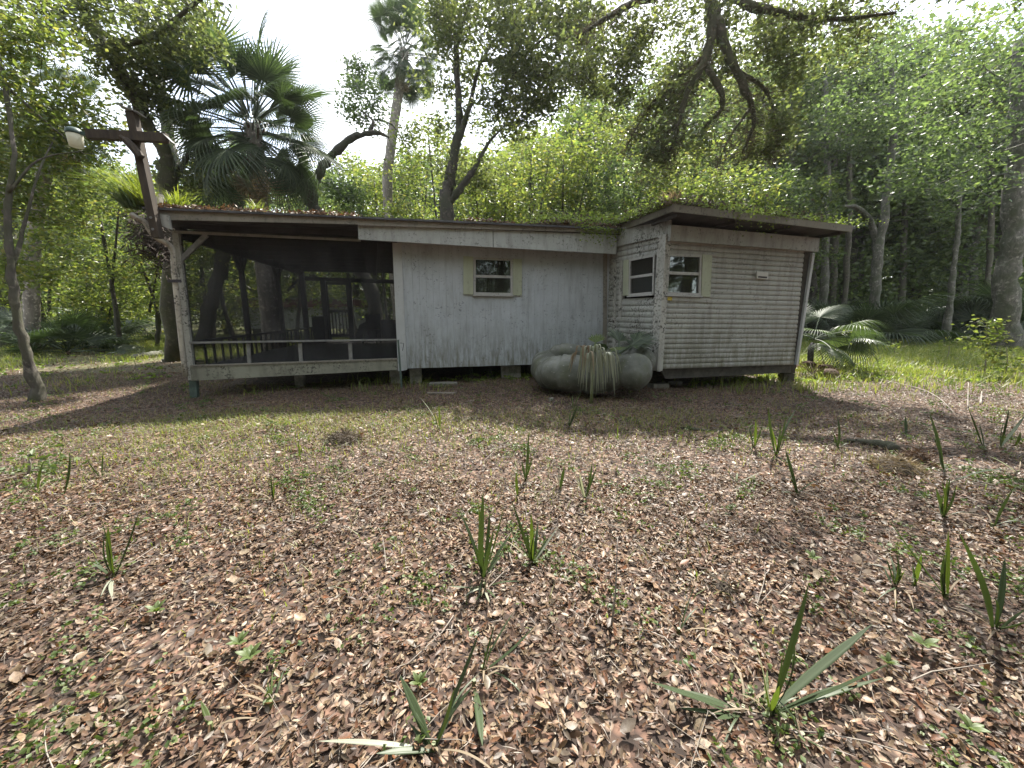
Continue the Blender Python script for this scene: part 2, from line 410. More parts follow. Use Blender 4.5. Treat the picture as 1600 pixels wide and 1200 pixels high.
M['seedling_pale'] = leafmat('seedling_pale', [(0.22, 0.24, 0.17), (0.30, 0.31, 0.24)], 0.3, 0.5, (1.2, 1.2, 0.9))
M['weed'] = leafmat('weed', [(0.05, 0.085, 0.025), (0.085, 0.12, 0.035), (0.12, 0.15, 0.05)], 0.35, 0.5, (1.4, 1.5, 0.7))
M['grass'] = leafmat('grass', [(0.09, 0.125, 0.03), (0.14, 0.175, 0.045), (0.20, 0.22, 0.06), (0.26, 0.25, 0.10), (0.12, 0.16, 0.04)], 0.45, 0.5, (1.5, 1.6, 0.7))
def littermat():
    m, nt, out = newmat('litter')
    g = nt.nodes.new('ShaderNodeNewGeometry')
    cols = [(0.014, 0.009, 0.006), (0.045, 0.024, 0.013), (0.095, 0.051, 0.027), (0.15, 0.083, 0.044), (0.195, 0.118, 0.065), (0.26, 0.175, 0.105), (0.13, 0.105, 0.068), (0.060, 0.047, 0.033), (0.21, 0.078, 0.030), (0.40, 0.32, 0.21), (0.026, 0.016, 0.010), (0.15, 0.060, 0.026), (0.30, 0.215, 0.13)]
    rnd = g.outputs['Random Per Island']
    c = ramp(nt, rnd, [(i / len(cols), col) for i, col in enumerate(cols)], 'LINEAR')
    v = coords(nt)
    n1 = noise(nt, v, 70, 4, 0.6); n2 = noise(nt, v, 0.9, 4, 0.6)
    c = mixc(nt, ramp(nt, n1, [(0.40, 0), (0.66, 0.65)]), c, (0.055, 0.034, 0.022))
    c = mixc(nt, ramp(nt, n2, [(0.40, 0), (0.62, 0.55)]), c, (0.060, 0.040, 0.026))
    b = N(nt, 'ShaderNodeBsdfPrincipled', Roughness=0.48); b.inputs['Specular IOR Level'].default_value = 0.42
    nt.links.new(c, b.inputs['Base Color']); nt.links.new(bump(nt, n1, 0.35, 0.004), b.inputs['Normal'])
    t = nt.nodes.new('ShaderNodeBsdfTranslucent'); nt.links.new(mixc(nt, 1.0, c, (1.3, 1.0, 0.6), 'MULTIPLY'), t.inputs['Color'])
    mx_ = nt.nodes.new('ShaderNodeMixShader'); mx_.inputs[0].default_value = 0.16
    nt.links.new(b.outputs[0], mx_.inputs[1]); nt.links.new(t.outputs[0], mx_.inputs[2]); nt.links.new(mx_.outputs[0], out.inputs['Surface']); return m
M['litter'] = littermat()
M['twig'] = plain('twig', (0.22, 0.19, 0.16), 0.85, 0.5, 6)

# ground: soil with litter-like mottling, green where weeds take over
def groundmat():
    m, nt, out = newmat('ground')
    v = coords(nt)
    vo = nt.nodes.new('ShaderNodeTexVoronoi'); vo.inputs['Scale'].default_value = 22; nt.links.new(v, vo.inputs['Vector'])
    sep = nt.nodes.new('ShaderNodeSeparateColor'); nt.links.new(vo.outputs['Color'], sep.inputs[0])
    c1 = ramp(nt, sep.outputs[0], [(0.0, (0.025, 0.016, 0.012)), (0.35, (0.09, 0.05, 0.035)), (0.7, (0.19, 0.11, 0.075)), (1.0, (0.30, 0.22, 0.16))])
    c1 = mixc(nt, ramp(nt, vo.outputs['Distance'], [(0.2, 0), (0.6, 0.8)]), c1, (0.022, 0.015, 0.011))
    n1 = noise(nt, v, 0.35, 6, 0.6); n2 = noise(nt, v, 9, 6, 0.7)
    gcol = ramp(nt, n2, [(0.3, (0.045, 0.065, 0.02)), (0.55, (0.11, 0.13, 0.035)), (0.75, (0.19, 0.18, 0.08))])
    sx = nt.nodes.new('ShaderNodeSeparateXYZ'); nt.links.new(v, sx.inputs[0])
    mr = nt.nodes.new('ShaderNodeMapRange'); mr.inputs['From Min'].default_value = 8.0; mr.inputs['From Max'].default_value = 14.0
    nt.links.new(sx.outputs['Y'], mr.inputs['Value'])
    f = mixc(nt, 1.0, mr.outputs[0], ramp(nt, n1, [(0.35, 0.25), (0.6, 1)]), 'MULTIPLY')
    c = mixc(nt, f, c1, gcol)
    b = N(nt, 'ShaderNodeBsdfPrincipled', Roughness=0.95)
    nt.links.new(c, b.inputs['Base Color'])
    nt.links.new(bump(nt, vo.outputs['Distance'], 0.8, 0.02), b.inputs['Normal'])
    nt.links.new(b.outputs[0], out.inputs['Surface']); return m
M['ground'] = groundmat()

# ------------------------------------------------------------------ ground
def build_ground():
    xs = np.concatenate([np.linspace(-170, -32, 8), np.linspace(-30, 30, 241), np.linspace(32, 170, 8)])
    ys = np.concatenate([np.linspace(-120, -12, 8), np.linspace(-10, 40, 201), np.linspace(44, 200, 10)])
    X, Y = np.meshgrid(xs, ys); Z = gz(X, Y) + 0.006 * rng.standard_normal(X.shape)
    fade = np.clip((np.abs(X) - 25) / 10, 0, 1); Z = Z * (1 - fade)
    V = np.stack([X, Y, Z], -1).reshape(-1, 3); nx = len(xs); ny = len(ys)
    i = np.arange(ny - 1)[:, None] * nx + np.arange(nx - 1)[None, :]
    Fc = np.stack([i, i + 1, i + nx + 1, i + nx], -1).reshape(-1, 4)
    o = link('ground', raw_mesh('ground', V, Fc, True), M['ground'], None); set_props(o, kind='structure')
build_ground()

# thin scattering volume, added for the sun glare that pales the far wood
def build_haze(dens=0.0003):
    m, nt, out = newmat('glare_haze')
    v = nt.nodes.new('ShaderNodeVolumePrincipled'); v.inputs['Color'].default_value = (0.95, 0.97, 1.0, 1)
    v.inputs['Density'].default_value = dens; v.inputs['Anisotropy'].default_value = 0.6
    nt.links.new(v.outputs[0], out.inputs['Volume'])
    mb = MB(); mb.box((-175, -125, -1.5), (175, 205, 30.0)); o = mb.build('haze', m, None); set_props(o, 'thin added haze standing in for sun glare over the wood', 'haze', kind='stuff')
build_haze()

# ================================================================== the mobile home
house = Thing('mobile_home', (0.0, 9.0, 0.0), 'weathered white single-storey mobile home with screened porch and leaf-covered flat roof', 'mobile home')
H = house
def face_quad(mb, plane, pix, proud, thick):
    P = [plane.at(x, y, proud) for x, y in pix]
    mb.prism(P, -plane.n * thick)
def quadpart(name, plane, pix, proud, thick, mat, parent=H):
    mb = MB(); face_quad(mb, plane, pix, proud, thick); return mb.build(name, mat, parent)
def uz_prism(mb, plane, uz, proud, thick):
    mb.prism([plane.pt(u, z, proud) for u, z in uz], -plane.n * thick)

# ---- front wall (vertical grooved boards)
uL, zbL = PA.uz(630, 576); uR, zbR = PA.uz(948, 566); _, ztL = PA.uz(617, 370); _, ztR = PA.uz(950, 388)
ztL += 0.06; ztR += 0.06
zb = lambda u: zbL + (zbR - zbL) * (u - uL) / (uR - uL)
zt = lambda u: ztL + (ztR - ztL) * (u - uL) / (uR - uL)
wu0, wz1 = PA.uz(741, 402); wu1, wz0 = PA.uz(800, 460)
mb = MB()   # sheathing with a real window opening
for a, b, lo, hi in ((uL, wu0, zb, zt), (wu1, uR, zb, zt), (wu0, wu1, zb, lambda u: wz0), (wu0, wu1, lambda u: wz1, zt)):
    uz_prism(mb, PA, [(a, lo(a)), (b, lo(b)), (b, hi(b)), (a, hi(a))], -0.02, 0.05)
wallA = mb.build('front_wall', M['wall_white'], H)
nb = 34; bw = (uR - uL) / nb
for i in range(nb):
    a = uL + i * bw; b = a + bw - 0.0006
    pr = 0.0 + 0.0015 * random.random() - 0.0006
    def piece(lo, hi):
        mb = MB(); g = 0.002
        # board with chamfered long edges
        V = [PA.pt(a, lo(a), -0.004), PA.pt(a, hi(a), -0.004), PA.pt(a + g, lo(a), pr), PA.pt(a + g, hi(a), pr),
             PA.pt(b - g, lo(b), pr), PA.pt(b - g, hi(b), pr), PA.pt(b, lo(b), -0.004), PA.pt(b, hi(b), -0.004)]
        mb.add(V, [(0, 2, 3, 1), (2, 4, 5, 3), (4, 6, 7, 5), (6, 0, 1, 7), (0, 6, 4, 2), (1, 3, 5, 7)])
        mb.build('board', M['wall_white'], wallA)
    dj = random.uniform(-0.0015, 0.0015)
    if b < wu0 - 0.0 or a > wu1: piece(lambda u: zb(u) + dj, zt)
    else:
        piece(lambda u: zb(u) + dj, lambda u: wz0 - 0.002); piece(lambda u: wz1 + 0.002, zt)

def bar(mb, plane, u0, z0, u1, z1, proud, thick, w):
    """thin strip between two (u,z) points on a wall plane, width w"""
    p0 = plane.pt(u0, z0, proud); p1 = plane.pt(u1, z1, proud)
    d = (p1 - p0) / np.linalg.norm(p1 - p0); v = np.cross(plane.n, d)
    mb.prism([p0 - v * w / 2, p1 - v * w / 2, p1 + v * w / 2, p0 + v * w / 2], -plane.n * thick)
def window(plane, pix, mid, label=None, fw=0.045):
    """pix = tl, tr, br, bl outer corners in the picture"""
    tl, tr, br, bl = [plane.uz(x, y, 0.02) for x, y in pix]
    mb = MB()
    ins = lambda p, du, dz: (p[0] + du, p[1] + dz)
    TL, TR, BR, BL = ins(tl, fw, -fw), ins(tr, -fw, -fw), ins(br, -fw, fw), ins(bl, fw, fw)
    for q in ((tl, tr, TR, TL), (TR, tr, br, BR), (bl, BL, BR, br), (tl, TL, BL, bl)):
        uz_prism(mb, plane, q, 0.022, 0.06)
    w = mb.build('window', M['frame'], H)
    if label: w['label'] = label
    f = mid
    ML = tuple(TL[k] + (BL[k] - TL[k]) * f for k in (0, 1)); MR = tuple(TR[k] + (BR[k] - TR[k]) * f for k in (0, 1))
    mb = MB(); s = 0.026
    up = lambda p, d: (p[0], p[1] + d)
    uz_prism(mb, plane, [up(ML, -s), up(MR, -s), up(MR, s), up(ML, s)], 0.012, 0.03)
    mb.build('sash_rail', M['frame'], w)
    for nm, q in (('pane', [TL, TR, up(MR, s), up(ML, s)]), ('pane', [up(ML, -s), up(MR, -s), BR, BL])):
        mb = MB(); uz_prism(mb, plane, q, -0.004 if q[0] is TL else -0.016, 0.004); mb.build(nm, M['glass'], w)
    mb = MB(); e = 0.02
    uz_prism(mb, plane, [(bl[0] - e, bl[1] - 0.03), (br[0] + e, br[1] - 0.03), (br[0] + e, br[1] - 0.001), (bl[0] - e, bl[1] - 0.001)], 0.05, 0.05)
    mb.build('sill', M['frame'], w)
    return w, (TL, TR, BR, BL)
wA, holeA = window(PA, [(740, 402), (801, 404), (801, 461), (740, 460)], 0.5, 'single-hung window in the plain front wall')
for pix in ([(724, 400), (739.5, 401), (739.5, 460), (724, 460)], [(801.5, 404), (815.5, 405), (815.5, 462), (801.5, 461)]):
    quadpart('shutter', PA, pix, 0.03, 0.028, M['shutter'])
# dark trim at both ends of the front wall
quadpart('corner_trim', PA, [(613, 379), (627, 380), (636, 578), (622, 580)], 0.03, 0.06, M['white_trim'])
quadpart('corner_trim', PA, [(943, 392), (949, 392), (948, 566), (942, 566)], 0.012, 0.03, M['fascia'])

for u_ in np.linspace(uL + .2, uR - .2, 9):
    for z_ in (zb(u_) + .12, zb(u_) + 1.1, zt(u_) - .25):
        if wu0 - .25 < u_ < wu1 + .25 and z_ > 1.4: continue
        mb = MB(); q_ = PA.pt(u_ + random.uniform(-.04, .04), z_ + random.uniform(-.03, .03), 0.001); mb.tube([q_, q_ + PA.n * .004], .007, 6); mb.build('nail', M['steel_frame'], wallA)
# ---- lap siding walls
def siding(plane, bl, br, tr, tl, rows, mat, holes, name, relief=0.008):
    BLq, BRq, TRq, TLq = [plane.uz(*p) for p in (bl, br, tr, tl)]
    le = lambda t: (BLq[0] + (TLq[0] - BLq[0]) * t, BLq[1] + (TLq[1] - BLq[1]) * t)
    ri = lambda t: (BRq[0] + (TRq[0] - BRq[0]) * t, BRq[1] + (TRq[1] - BRq[1]) * t)
    def uat(t, s): a, b = le(t), ri(t); return (a[0] + (b[0] - a[0]) * s, a[1] + (b[1] - a[1]) * s)
    mb = MB(); sh = 0.0
    # sheathing split round the holes (s0,s1,t0,t1)
    cuts = [(0, 1, 0, 1)]
    for (s0, s1, t0, t1) in holes:
        new = []
        for (a, b, c, d) in cuts:
            if s1 <= a or s0 >= b or t1 <= c or t0 >= d: new.append((a, b, c, d)); continue
            if t0 > c: new.append((a, b, c, t0))
            if t1 < d: new.append((a, b, t1, d))
            if s0 > a: new.append((a, s0, max(c, t0), min(d, t1)))
            if s1 < b: new.append((s1, b, max(c, t0), min(d, t1)))
        cuts = new
    for (a, b, c, d) in cuts: uz_prism(mb, plane, [uat(c, a), uat(c, b), uat(d, b), uat(d, a)], -0.012, 0.04)
    wall = mb.build(name, mat, H)
    for r in range(rows):
        t0, t1 = r / rows, (r + 1) / rows; tm = (t0 + t1) / 2
        segs = [(0.0, 1.0)]
        for (s0, s1, a, b) in holes:
            if a - 0.001 < tm < b + 0.001:
                segs = [q for (x, y) in segs for q in ((x, min(y, s0)), (max(x, s1), y)) if q[1] - q[0] > 0.01]
        for (x, y) in segs:
            prof = [(0.02, -0.012), (0.10, 0.35 * relief), (0.35, relief), (0.62, relief), (0.90, 0.2 * relief), (0.98, -0.012)]
            V = []
            nseg = 5
            for k in range(nseg + 1):
                s = x + (y - x) * k / nseg
                wob = 0.0022 * math.sin(7.3 * r + 3.1 * k) if 0 < k < nseg else 0
                for (tt, pr) in prof:
                    u, z = uat(t0 + (t1 - t0) * tt, s); V.append(plane.pt(u, z + wob, pr + wob))
            Fc = []; n = len(prof)
            for k in range(nseg):
                for j in range(n - 1): Fc.append((k * n + j, (k + 1) * n + j, (k + 1) * n + j + 1, k * n + j + 1))
            Fc.append(tuple(range(n))); Fc.append(tuple(nseg * n + j for j in range(n))[::-1])
            mb = MB(); mb.add(V, Fc); mb.build('siding_board', mat, wall)
    return wall
# box front
siding(PC, (1026, 577), (1240, 570), (1257, 388), (1046, 372), 25, M['siding'], [(0.0, 0.262, 0.575, 0.882), ], 'box_front_wall')
# box side (left-facing)
siding(PB, (949, 566), (1029, 581), (1044, 366), (951, 388), 22, M['side_wall'], [(0.30, 0.86, 0.56, 0.885)], 'box_side_wall', 0.010)
wC, holeC = window(PC, [(1043, 396), (1097, 398), (1095, 462), (1040, 460)], 0.46, 'window at the left end of the projecting box front')
wB, holeB = window(PB, [(983, 405), (1023, 397), (1021, 459), (982, 462)], 0.5, 'window in the narrow speckled side wall of the box', 0.04)
quadpart('shutter', PC, [(1098, 397.5), (1113, 399), (1110, 464), (1096, 463)], 0.03, 0.028, M['shutter'])
quadpart('shutter', PB, [(974, 407), (982, 405.5), (981, 461.5), (973, 462)], 0.03, 0.028, M['shutter'])
quadpart('wall_patch', PC, [(1040, 463), (1110, 466), (1109, 472), (1039, 469)], 0.02, 0.02, M['siding'])
quadpart('sticker', PC, [(1040.5, 463.3), (1050.5, 463.6), (1050, 469.6), (1040, 469.0)], 0.026, 0.004, M['yellow'])
# battens on the narrow wall
quadpart('batten', PB, [(958, 410), (962, 409), (961, 566), (957, 566)], 0.02, 0.02, M['trim'])
quadpart('batten', PB, [(968, 408), (972, 407), (970, 500), (966, 500)], 0.02, 0.02, M['trim'])
# outer corner post of the box: two faces
def boxcorner():
    mb = MB()
    t = PC.at(1048, 368, 0.03); b = PC.at(1033, 580, 0.03)
    u0, z1 = PC.uz(1047, 366, 0.0); u1, z0 = PC.uz(1032, 579, 0.0)
    c = (u0 + u1) / 2
    base = PC.pt(c, z0, 0.03); 
    dB = PB.a if np.dot(PB.a, PC.n) < 0 else -PB.a   # runs back along the side wall
    e = PC.pt(0, 0) * 0
    corner = base - PC.a * 0.10
    p = [corner + PC.a * 0.12 , corner, corner + dB * 0.20, corner + dB * 0.20 + PC.a * 0.03, corner + PC.a * 0.03 - PC.n * 0.03, corner + PC.a * 0.12 - PC.n * 0.03]
    mb.prism(p, np.array([0, 0, z1 - z0])); mb.build('corner_post', M['trim'], H)
boxcorner()
# frieze boards
quadpart('frieze_board', PC, [(1049, 351), (1281, 372), (1279, 393), (1047, 376)], 0.10, 0.08, M['frieze'])
f1 = quadpart('frieze_board', PA, [(559, 351), (770, 356.5), (770, 386.5), (560, 374)], 0.34, 0.05, M['frieze'])
f2 = quadpart('frieze_board', PA, [(771, 356.5), (964, 363), (963, 397), (771, 386.5)], 0.34, 0.05, M['frieze'])
quadpart('frieze_board', PB, [(952, 362), (1046, 335), (1047, 366), (951, 388)], 0.05, 0.045, M['side_wall'])
# vent
M['vent'] = paint('vent', (0.5, 0.5, 0.46), amt=0.2, speck=0.1, streak=0.1)
mb = MB(); V4 = [(1183, 424), (1200.5, 425.5), (1200, 436.5), (1182.5, 435)]
face_quad(mb, PC, V4, 0.045, 0.03); vent = mb.build('wall_vent', M['vent'], H)
quadpart('vent_slot', PC, [(1185, 431.2), (1198.8, 432.3), (1198.7, 434.8), (1184.9, 433.8)], 0.049, 0.004, M['dark_wood'], vent)
# right end of the box: dark strip painted as the shade in the open gap, loose white trim board
quadpart('corner_gap_shade', PC, [(1258, 390), (1271, 391), (1248, 569), (1241, 570)], -0.01, 0.03, M['steel_frame'])
quadpart('corner_trim', PC, [(1270, 395), (1273.5, 396), (1247.5, 569), (1244.5, 570)], 0.06, 0.05, M['white_trim'])
# steel chassis under the box
quadpart('chassis_beam', PC, [(1026, 568), (1237, 562), (1236, 582), (1040, 592)], -0.10, 0.08, M['steel_frame'])
# ---- body (right, rear, end walls, floor, ceiling) so that the inside is a real dark room
FL = PA.uz(630, 576)[1]
def wp(u, depth): q = PA.pt(u, 0, -depth); return q[:2]
D = 7.2
uPL = PA.uz(285, 480)[0]                 # left end of porch
pC_r = PC.at(1255, 480, 0)[:2]; backv = -PA.n[:2]
cornerR_back = pC_r + backv * (D + 1.3); cornerM_back = wp(uL, D)
def vwall(name, a, b, z0, z1, t, mat):
    a = np.array([a[0], a[1], 0.0]); b = np.array([b[0], b[1], 0.0])
    d = (b - a) / np.linalg.norm(b - a); n = np.array([-d[1], d[0], 0]) * t
    mb = MB(); mb.prism([a + [0, 0, z0], b + [0, 0, z0], b + [0, 0, z1], a + [0, 0, z1]], n); return mb.build(name, mat, H)
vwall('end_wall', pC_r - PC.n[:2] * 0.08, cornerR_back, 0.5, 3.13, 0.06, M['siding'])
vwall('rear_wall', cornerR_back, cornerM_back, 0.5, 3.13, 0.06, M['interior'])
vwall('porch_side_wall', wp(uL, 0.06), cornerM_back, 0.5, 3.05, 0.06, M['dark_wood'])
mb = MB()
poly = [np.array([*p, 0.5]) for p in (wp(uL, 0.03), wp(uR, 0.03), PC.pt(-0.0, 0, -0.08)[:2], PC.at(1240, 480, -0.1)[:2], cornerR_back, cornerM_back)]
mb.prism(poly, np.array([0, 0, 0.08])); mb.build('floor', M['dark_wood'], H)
# inner partition and a curtain remnant behind the glass
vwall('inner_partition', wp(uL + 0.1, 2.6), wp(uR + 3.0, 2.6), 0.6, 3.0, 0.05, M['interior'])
mb = MB()
c0 = PC.uz(1071, 400)[0]
for k in range(4): 
    uz_prism(mb, PC, [(c0 + 0.03 + k * 0.07, 1.70), (c0 + 0.08 + k * 0.07, 1.70), (c0 + 0.08 + k * 0.07, 2.02), (c0 + 0.03 + k * 0.07, 2.02)], -0.5 - 0.03 * (k % 2), 0.02)
mb.build('curtain', M['curtain'], H)

# ---- porch
def PAz(px, py, pr=0.0): return PA.uz(px, py, pr)
ppo = MB(); face_quad(ppo, PA, [(268, 360), (278, 361), (304, 594), (294, 594)], 0.03, 0.11); ppo.build('porch_post', M['trim'], H)
quadpart('porch_post_base', PA, [(295, 594), (306, 594), (308, 630), (297, 630)], 0.02, 0.10, M['green_paint'])
quadpart('porch_beam', PA, [(297, 573), (621, 562), (621, 578), (299, 595)], 0.05, 0.07, M['mould_beam'])
quadpart('porch_sill', PA, [(297, 570.8), (620, 559.8), (620, 562), (297, 573)], 0.07, 0.06, M['fascia'])
quadpart('porch_rail', PA, [(295, 534.2), (620, 529.5), (620, 531.8), (295, 537)], 0.05, 0.05, M['rail'])
for x in (388, 469, 547):
    quadpart('baluster', PA, [(x - 3.5, 537), (x + 2.5, 536.5), (x + 4, 567), (x - 1.5, 567)], 0.0, 0.04, M['rail'])
quadpart('top_rail', PA, [(272, 360), (563, 374), (563, 377), (272, 364)], 0.04, 0.04, M['fascia'])
quadpart('header_beam', PA, [(266, 338), (618, 352), (618, 372), (268, 356)], -0.25, 0.10, M['porch_ceiling'])
mb = MB(); mb.beam(PA.at(283, 406, -0.02), PA.at(323, 367, -0.02), 0.05, 0.08); mb.build('corner_brace', M['rail'], H)
# insect screens (upper and lower bays)
quadpart('screen_panel', PA, [(278, 364), (617, 378), (622, 529.5), (295, 534)], -0.035, 0.002, M['screen'])
quadpart('screen_panel', PA, [(296, 537), (622, 532), (622, 560), (298, 570)], -0.035, 0.002, M['screen'])
# loose torn screen strip hanging by the right end
quadpart('torn_screen', PA, [(563, 377), (600, 379), (588, 440), (574, 425)], -0.10, 0.002, M['screen2'])
quadpart('dark_batten', PA, [(585, 377), (590, 377), (588, 430), (583, 430)], -0.06, 0.03, M['dark_wood'])
# porch floor, left side and rear
zf = PAz(460, 567)[1] - 0.05
mb = MB(); a0, a1 = wp(uPL, 0.05), wp(uL, 0.05); b1, b0 = wp(uL, D), wp(uPL, D)
mb.prism([np.array([*p, zf - 0.06]) for p in (a0, a1, b1, b0)], np.array([0, 0, 0.06])); mb.build('porch_floor', M['dark_wood'], H)
zr = 0.97; ztop = 2.86
def vpost(name, p, w, z0, z1, mat=M['dark_wood']):
    q = np.array([p[0], p[1], 0.0]); mb = MB()
    a = PA.a * w / 2; n = PA.n * w / 2
    mb.prism([q - a - n + [0, 0, z0], q + a - n + [0, 0, z0], q + a + n + [0, 0, z0], q - a + n + [0, 0, z0]], np.array([0, 0, z1 - z0]))
    return mb.build(name, mat, H)
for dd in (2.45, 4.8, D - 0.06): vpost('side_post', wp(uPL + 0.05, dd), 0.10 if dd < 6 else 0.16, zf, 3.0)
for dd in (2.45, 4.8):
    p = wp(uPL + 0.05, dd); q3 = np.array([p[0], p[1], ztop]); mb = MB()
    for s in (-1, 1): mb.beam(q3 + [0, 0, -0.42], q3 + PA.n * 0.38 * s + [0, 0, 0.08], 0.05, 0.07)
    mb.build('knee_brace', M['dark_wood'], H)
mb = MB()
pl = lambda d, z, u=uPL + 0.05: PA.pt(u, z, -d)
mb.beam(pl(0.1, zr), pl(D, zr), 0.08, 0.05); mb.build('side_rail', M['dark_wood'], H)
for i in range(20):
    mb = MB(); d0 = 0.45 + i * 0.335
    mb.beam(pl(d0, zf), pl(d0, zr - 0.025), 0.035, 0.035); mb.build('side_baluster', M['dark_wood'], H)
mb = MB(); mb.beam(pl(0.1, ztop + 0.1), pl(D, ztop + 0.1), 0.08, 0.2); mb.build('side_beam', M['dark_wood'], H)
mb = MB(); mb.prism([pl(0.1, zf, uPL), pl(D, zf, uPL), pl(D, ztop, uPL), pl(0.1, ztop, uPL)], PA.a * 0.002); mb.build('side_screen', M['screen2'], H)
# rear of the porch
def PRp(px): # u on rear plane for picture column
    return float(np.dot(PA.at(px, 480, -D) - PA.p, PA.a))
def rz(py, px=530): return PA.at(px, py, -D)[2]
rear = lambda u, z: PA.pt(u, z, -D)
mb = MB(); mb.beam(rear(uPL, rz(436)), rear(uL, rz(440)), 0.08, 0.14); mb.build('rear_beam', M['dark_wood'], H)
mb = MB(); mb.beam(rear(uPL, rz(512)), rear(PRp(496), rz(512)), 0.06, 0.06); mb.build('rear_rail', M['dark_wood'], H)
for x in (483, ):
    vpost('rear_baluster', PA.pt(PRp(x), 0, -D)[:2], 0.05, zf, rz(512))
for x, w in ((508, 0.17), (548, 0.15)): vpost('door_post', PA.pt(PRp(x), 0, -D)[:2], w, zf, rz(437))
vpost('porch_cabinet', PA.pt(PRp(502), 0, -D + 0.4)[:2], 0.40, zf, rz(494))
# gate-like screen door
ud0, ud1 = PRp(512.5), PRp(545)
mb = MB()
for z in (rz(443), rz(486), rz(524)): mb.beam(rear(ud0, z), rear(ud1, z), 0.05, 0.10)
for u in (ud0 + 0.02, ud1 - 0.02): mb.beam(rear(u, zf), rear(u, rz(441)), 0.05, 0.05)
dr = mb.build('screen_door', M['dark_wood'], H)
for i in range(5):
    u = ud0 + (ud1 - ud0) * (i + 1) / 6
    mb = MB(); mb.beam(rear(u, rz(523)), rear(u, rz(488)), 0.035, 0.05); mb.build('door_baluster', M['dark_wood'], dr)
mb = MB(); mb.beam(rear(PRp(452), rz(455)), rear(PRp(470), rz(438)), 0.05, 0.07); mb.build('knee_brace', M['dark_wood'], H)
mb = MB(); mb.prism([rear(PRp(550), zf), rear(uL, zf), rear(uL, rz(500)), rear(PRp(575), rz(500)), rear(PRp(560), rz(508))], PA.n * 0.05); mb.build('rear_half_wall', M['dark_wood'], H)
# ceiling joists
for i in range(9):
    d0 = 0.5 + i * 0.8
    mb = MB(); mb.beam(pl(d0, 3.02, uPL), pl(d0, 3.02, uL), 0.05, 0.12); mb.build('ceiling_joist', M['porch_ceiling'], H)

# ---- roofs
e1 = PA.at(222, 323, 0.45); e2 = PA.at(247, 324, 0.45); e3 = PA.at(965, 356, 0.45)
back = -PA.n * (D + 1.0)
mb = MB(); t = 0.035
zl = e2[2]; zr_ = e3[2]
fl = e1.copy(); fl[2] = zl; fr = e3.copy() + PA.a * 0.25
fr[2] = zr_
mb.prism([fl, fr, fr + back + [0, 0, 0.10], fl + back + [0, 0, 0.10]], np.array([0, 0, -t]))
roofA = mb.build('roof', M['roof_metal'], H)
quadpart('roof_fascia', PA, [(245, 328), (559, 340.5), (559, 350.5), (247, 343)], 0.40, 0.04, M['fascia'])
quadpart('roof_fascia', PA, [(559.5, 340.5), (964, 359), (964, 364), (559.5, 352)], 0.395, 0.05, M['fascia'])
mb = MB()
lo = np.array([0, 0, -0.10])
mb.prism([fl + PA.n * -0.1 + lo + PA.a * 0.1, fr - PA.n * 0.1 + lo, fr + back * 0.97 + lo, fl + back * 0.97 + lo + PA.a * 0.1], np.array([0, 0, -0.02])); mb.build('roof_underside', M['porch_ceiling'], H)
quadpart('corner_block', PA, [(246, 334), (262, 336), (266, 358), (250, 352)], 0.47, 0.06, M['trim'])
# box roof
Q1 = W(1052, 320, 6.85); PCe = Plane(Q1, R(16.0))
Q2 = PCe.at(1338, 354, 0.0); Q3 = W(966, 355, 8.95)
Q2[2] = Q2[2]
bk = -PC.n * 9.6
P1b = Q3 + bk * 0.8; P2b = Q2 + bk
P1b[2] = Q3[2]; 
mb = MB(); ins = 0.0
mb.prism([Q1, Q2, P2b, P1b, Q3], np.array([0, 0, -0.05])); roofC = mb.build('box_roof', M['roof_metal'], H)
def strip(a, b, z0, z1, t, mat, name, n):
    mb = MB(); mb.prism([a + [0, 0, z0], b + [0, 0, z0], b + [0, 0, z1], a + [0, 0, z1]], n * t); return mb.build(name, mat, H)
din = -PC.n * 0.02
strip(Q1 + PC.n * 0.01, Q2 + PC.n * 0.01 - PC.a * 0.1, -0.105, 0.01, 0.03, M['fascia_dark'], 'box_fascia', -PC.n)
dl = (Q3 - Q1); dl /= np.linalg.norm(dl); nl = np.array([dl[1], -dl[0], 0]); 
if np.dot(nl, PA.a) > 0: nl = -nl
strip(Q1 + nl * 0.006, Q3 + nl * 0.006, -0.10, 0.008, 0.03, M['fascia_dark'], 'box_side_fascia', -nl)
dn = np.array([0, 0, -0.075])
mb = MB(); mb.prism([Q1 + dn - PC.n * 0.05 + PC.a * 0.06, Q2 + dn - PC.n * 0.05 - PC.a * 0.05, P2b + dn, P1b + dn, Q3 + dn], np.array([0, 0, -0.02])); mb.build('box_soffit', M['soffit'], H)
for s in (0.04, 0.33, 0.63, 0.93):
    a = Q1 + (Q2 - Q1) * s - PC.n * 0.07 + [0, 0, -0.13]; mb = MB(); mb.beam(a, a - PC.n * 0.72, 0.045, 0.05); mb.build('rafter_tail', M['soffit'], H)

# ---- wiring below the eave
def wire(name, pix, plane, proud, r, mat, parent):
    mb = MB(); mb.tube(smooth_path([plane.at(x, y, proud) for x, y in pix], 5), r, 5); return mb.build(name, mat, parent, True)
wire('cable', [(300, 345), (360, 352), (430, 349), (500, 356), (556, 353)], PA, 0.2, 0.006, M['dark_wood'], H)
# ---- downspout
sp_ = [(204, 334), (215, 341), (226, 347), (237, 364), (247, 373), (262, 381), (270, 392), (272, 420), (280, 500), (290, 588)]
mb = MB(); mb.tube(smooth_path([PA.at(x, y, 0.22 if i > 5 else 0.40 - 0.03 * i) for i, (x, y) in enumerate(sp_)], 4), 0.045, 10); mb.build('downspout', M['downspout'], H, True)
mb = MB(); mb.beam(PA.at(262, 439, 0.27), PA.at(283, 439, 0.27), 0.02, 0.05); mb.build('downspout_strap', M['dark_wood'], H)

